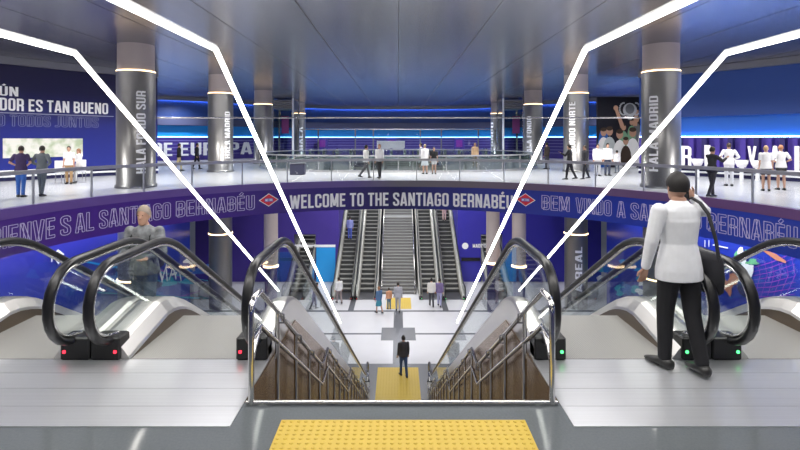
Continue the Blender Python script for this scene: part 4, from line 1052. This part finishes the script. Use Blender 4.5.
# lower hall people
def lowp(px, py, label, **k): return ringp(px, py, label, z=LOW + k.pop('up', 0), **k)
lowp(403.5, 376, 'man in black jacket and jeans standing on the yellow tactile paving below', rz=R2(15), H=1.78, legs=((9, 4), (-10, 10)), top=(.035, .032, .035), bottom=(.03, .06, .14), up=.012)
lowp(398, 311, 'person in grey standing on the far yellow tactile paving', rz=R2(0), H=1.75, legs=W1, top=(.40, .40, .44), bottom=(.42, .42, .46), up=.0)
lowp(379, 313, 'person in teal dress beside the far yellow tactile paving', rz=R2(40), H=1.6, legs=W1, top=(.08, .16, .3), bottom=(.05, .25, .33), skirt=True, female=True, hair=(.3, .15, .08), up=.0)
lowp(389, 309, 'small person in orange top beside the person in teal', rz=R2(20), H=1.3, legs=ST, top=(.7, .35, .2), bottom=(.1, .2, .3), up=.0)
lowp(431.5, 306, 'person in white jacket about to step on the far right escalators', rz=R2(0), H=1.74, legs=W1, top=(.75, .73, .68), bottom=(.06, .06, .07), up=.0)
lowp(439.5, 306, 'person in violet and pale jeans right of the person in white jacket', rz=R2(-10), H=1.72, legs=W1, top=(.2, .15, .3), bottom=(.4, .4, .6), up=.0)
lowp(339, 303, 'person in white top at the foot of the far left escalators', rz=R2(30), H=1.65, legs=W1, top=WHT, bottom=(.3, .25, .25), up=.0)
lowp(314, 309, 'person in dark clothes bending in front of the distant left escalator', rz=R2(-70), H=1.6, legs=W1, lean=.25, top=(.12, .13, .2), bottom=(.05, .05, .08), up=.0)
lowp(492, 303, 'person in pink and grey in the lower hall right of the far escalators', rz=R2(20), H=1.65, legs=W1, top=(.5, .3, .36), bottom=(.1, .1, .12), up=.0)
def escp(px, u, xc, label, **k):
    yy = YT - u; i = math.ceil((u - FLAT) / (RUN / 37)); z = -i * RISE / 37
    return person(label, (xc, yy, z), **k)
escp(446, 9.1, 3.75, 'person in pink clothes riding the rightmost far escalator', rz=R2(0), H=1.72, legs=ST, top=(.75, .5, .5), bottom=(.72, .5, .48))
escp(371, 7.1, -1.98, 'person in white and black riding the escalator left of the far stairs', rz=R2(0), H=1.75, legs=ST, top=(.75, .73, .7), bottom=(.02, .02, .02))
escp(346, 11.0, -3.75, 'person in blue and white riding the leftmost far escalator', rz=R2(0), H=1.75, legs=ST, top=(.25, .28, .6), bottom=(.08, .12, .5))

# ---------------------------------------------------------------- lights
def area(x, y, z, sx_, sy_, p, col=(1, .97, .93), rot=(0, 0, 0)):
    l = bpy.data.lights.new('area', 'AREA'); l.shape = 'RECTANGLE'; l.size = sx_; l.size_y = sy_; l.energy = p; l.color = col
    o = bpy.data.objects.new('added_area_light', l); C.objects.link(o); o.location = (x, y, z); o.rotation_euler = rot; return o  # area light added out of view to brighten the halls, no fixture there
def spot(x, y, z, p, col=(1, .97, .93), size=150, rot=(0, 0, 0)):
    l = bpy.data.lights.new('spot', 'SPOT'); l.energy = p; l.spot_size = R2(size); l.spot_blend = .6; l.shadow_soft_size = .08; l.color = col
    o = bpy.data.objects.new('added_spot_light', l); C.objects.link(o); o.location = (x, y, z); o.rotation_euler = rot; return o  # spot added to brighten floors and walls, no fitted lamp there
area(0, 0, 6.0, 6, 3, 90); area(-6.5, 4, 6.0, 3, 6, 120); area(6.5, 4, 6.0, 3, 6, 120); area(0, 10.5, 6.0, 10, 4, 700)
area(0, 3, 5.9, 14, 2, 900, rot=(R2(62), 0, 0))  # tilted light added to brighten the banner and the far side
area(-15, 8, 6.0, 3, 6, 600); area(15, 8, 6.0, 3, 6, 600)
for a in (-75, -60, -45, -30, -15, 0, 15, 30, 45, 60, 75): xx, yy = circ(16.6, R2(a)); spot(xx, yy, 6.0, 1300)
for xx in (-20, -7, 0, 7, 20):
    for yy in (38, 46, 56): spot(xx, yy, 6.0, 1300, (.88, .92, 1))
spot(12.5, 30, 5.9, 900, size=70, rot=(R2(50), 0, R2(-25)))  # spot added to brighten the cheering poster
area(0, 27, -1.45, 14, 3, 420); area(0, 33.5, -1.45, 10, 3, 300)
area(-9, 42, -1.45, 3, 8, 200); area(0, 44, -1.45, 8, 6, 230); area(9, 42, -1.45, 3, 8, 200)
for sx in (-1, 1): area(sx * 11.9, 18, -1.42, .6, 20, 400, (.85, .9, 1))

w = bpy.data.worlds.new('World'); sc.world = w; w.use_nodes = True
w.node_tree.nodes['Background'].inputs[0].default_value = (.35, .4, .55, 1); w.node_tree.nodes['Background'].inputs[1].default_value = .3

# ---------------------------------------------------------------- camera
cd = bpy.data.cameras.new('Camera'); cam = bpy.data.objects.new('Camera', cd); C.objects.link(cam)
cam.location = (CAMX, 0, CAMZ); cam.rotation_euler = (PI / 2, 0, 0); cd.sensor_width = 36; cd.lens = F / 800 * 36; cd.shift_y = -(225 - HY) / 800; cd.shift_x = (400 - CX) / 800
cd.clip_start = .05; cd.clip_end = 300
sc.camera = cam
vs_ = sc.view_settings; vs_.view_transform = 'Standard'; vs_.look = 'None'; vs_.exposure = 0; vs_.gamma = 1; vs_.use_curve_mapping = False
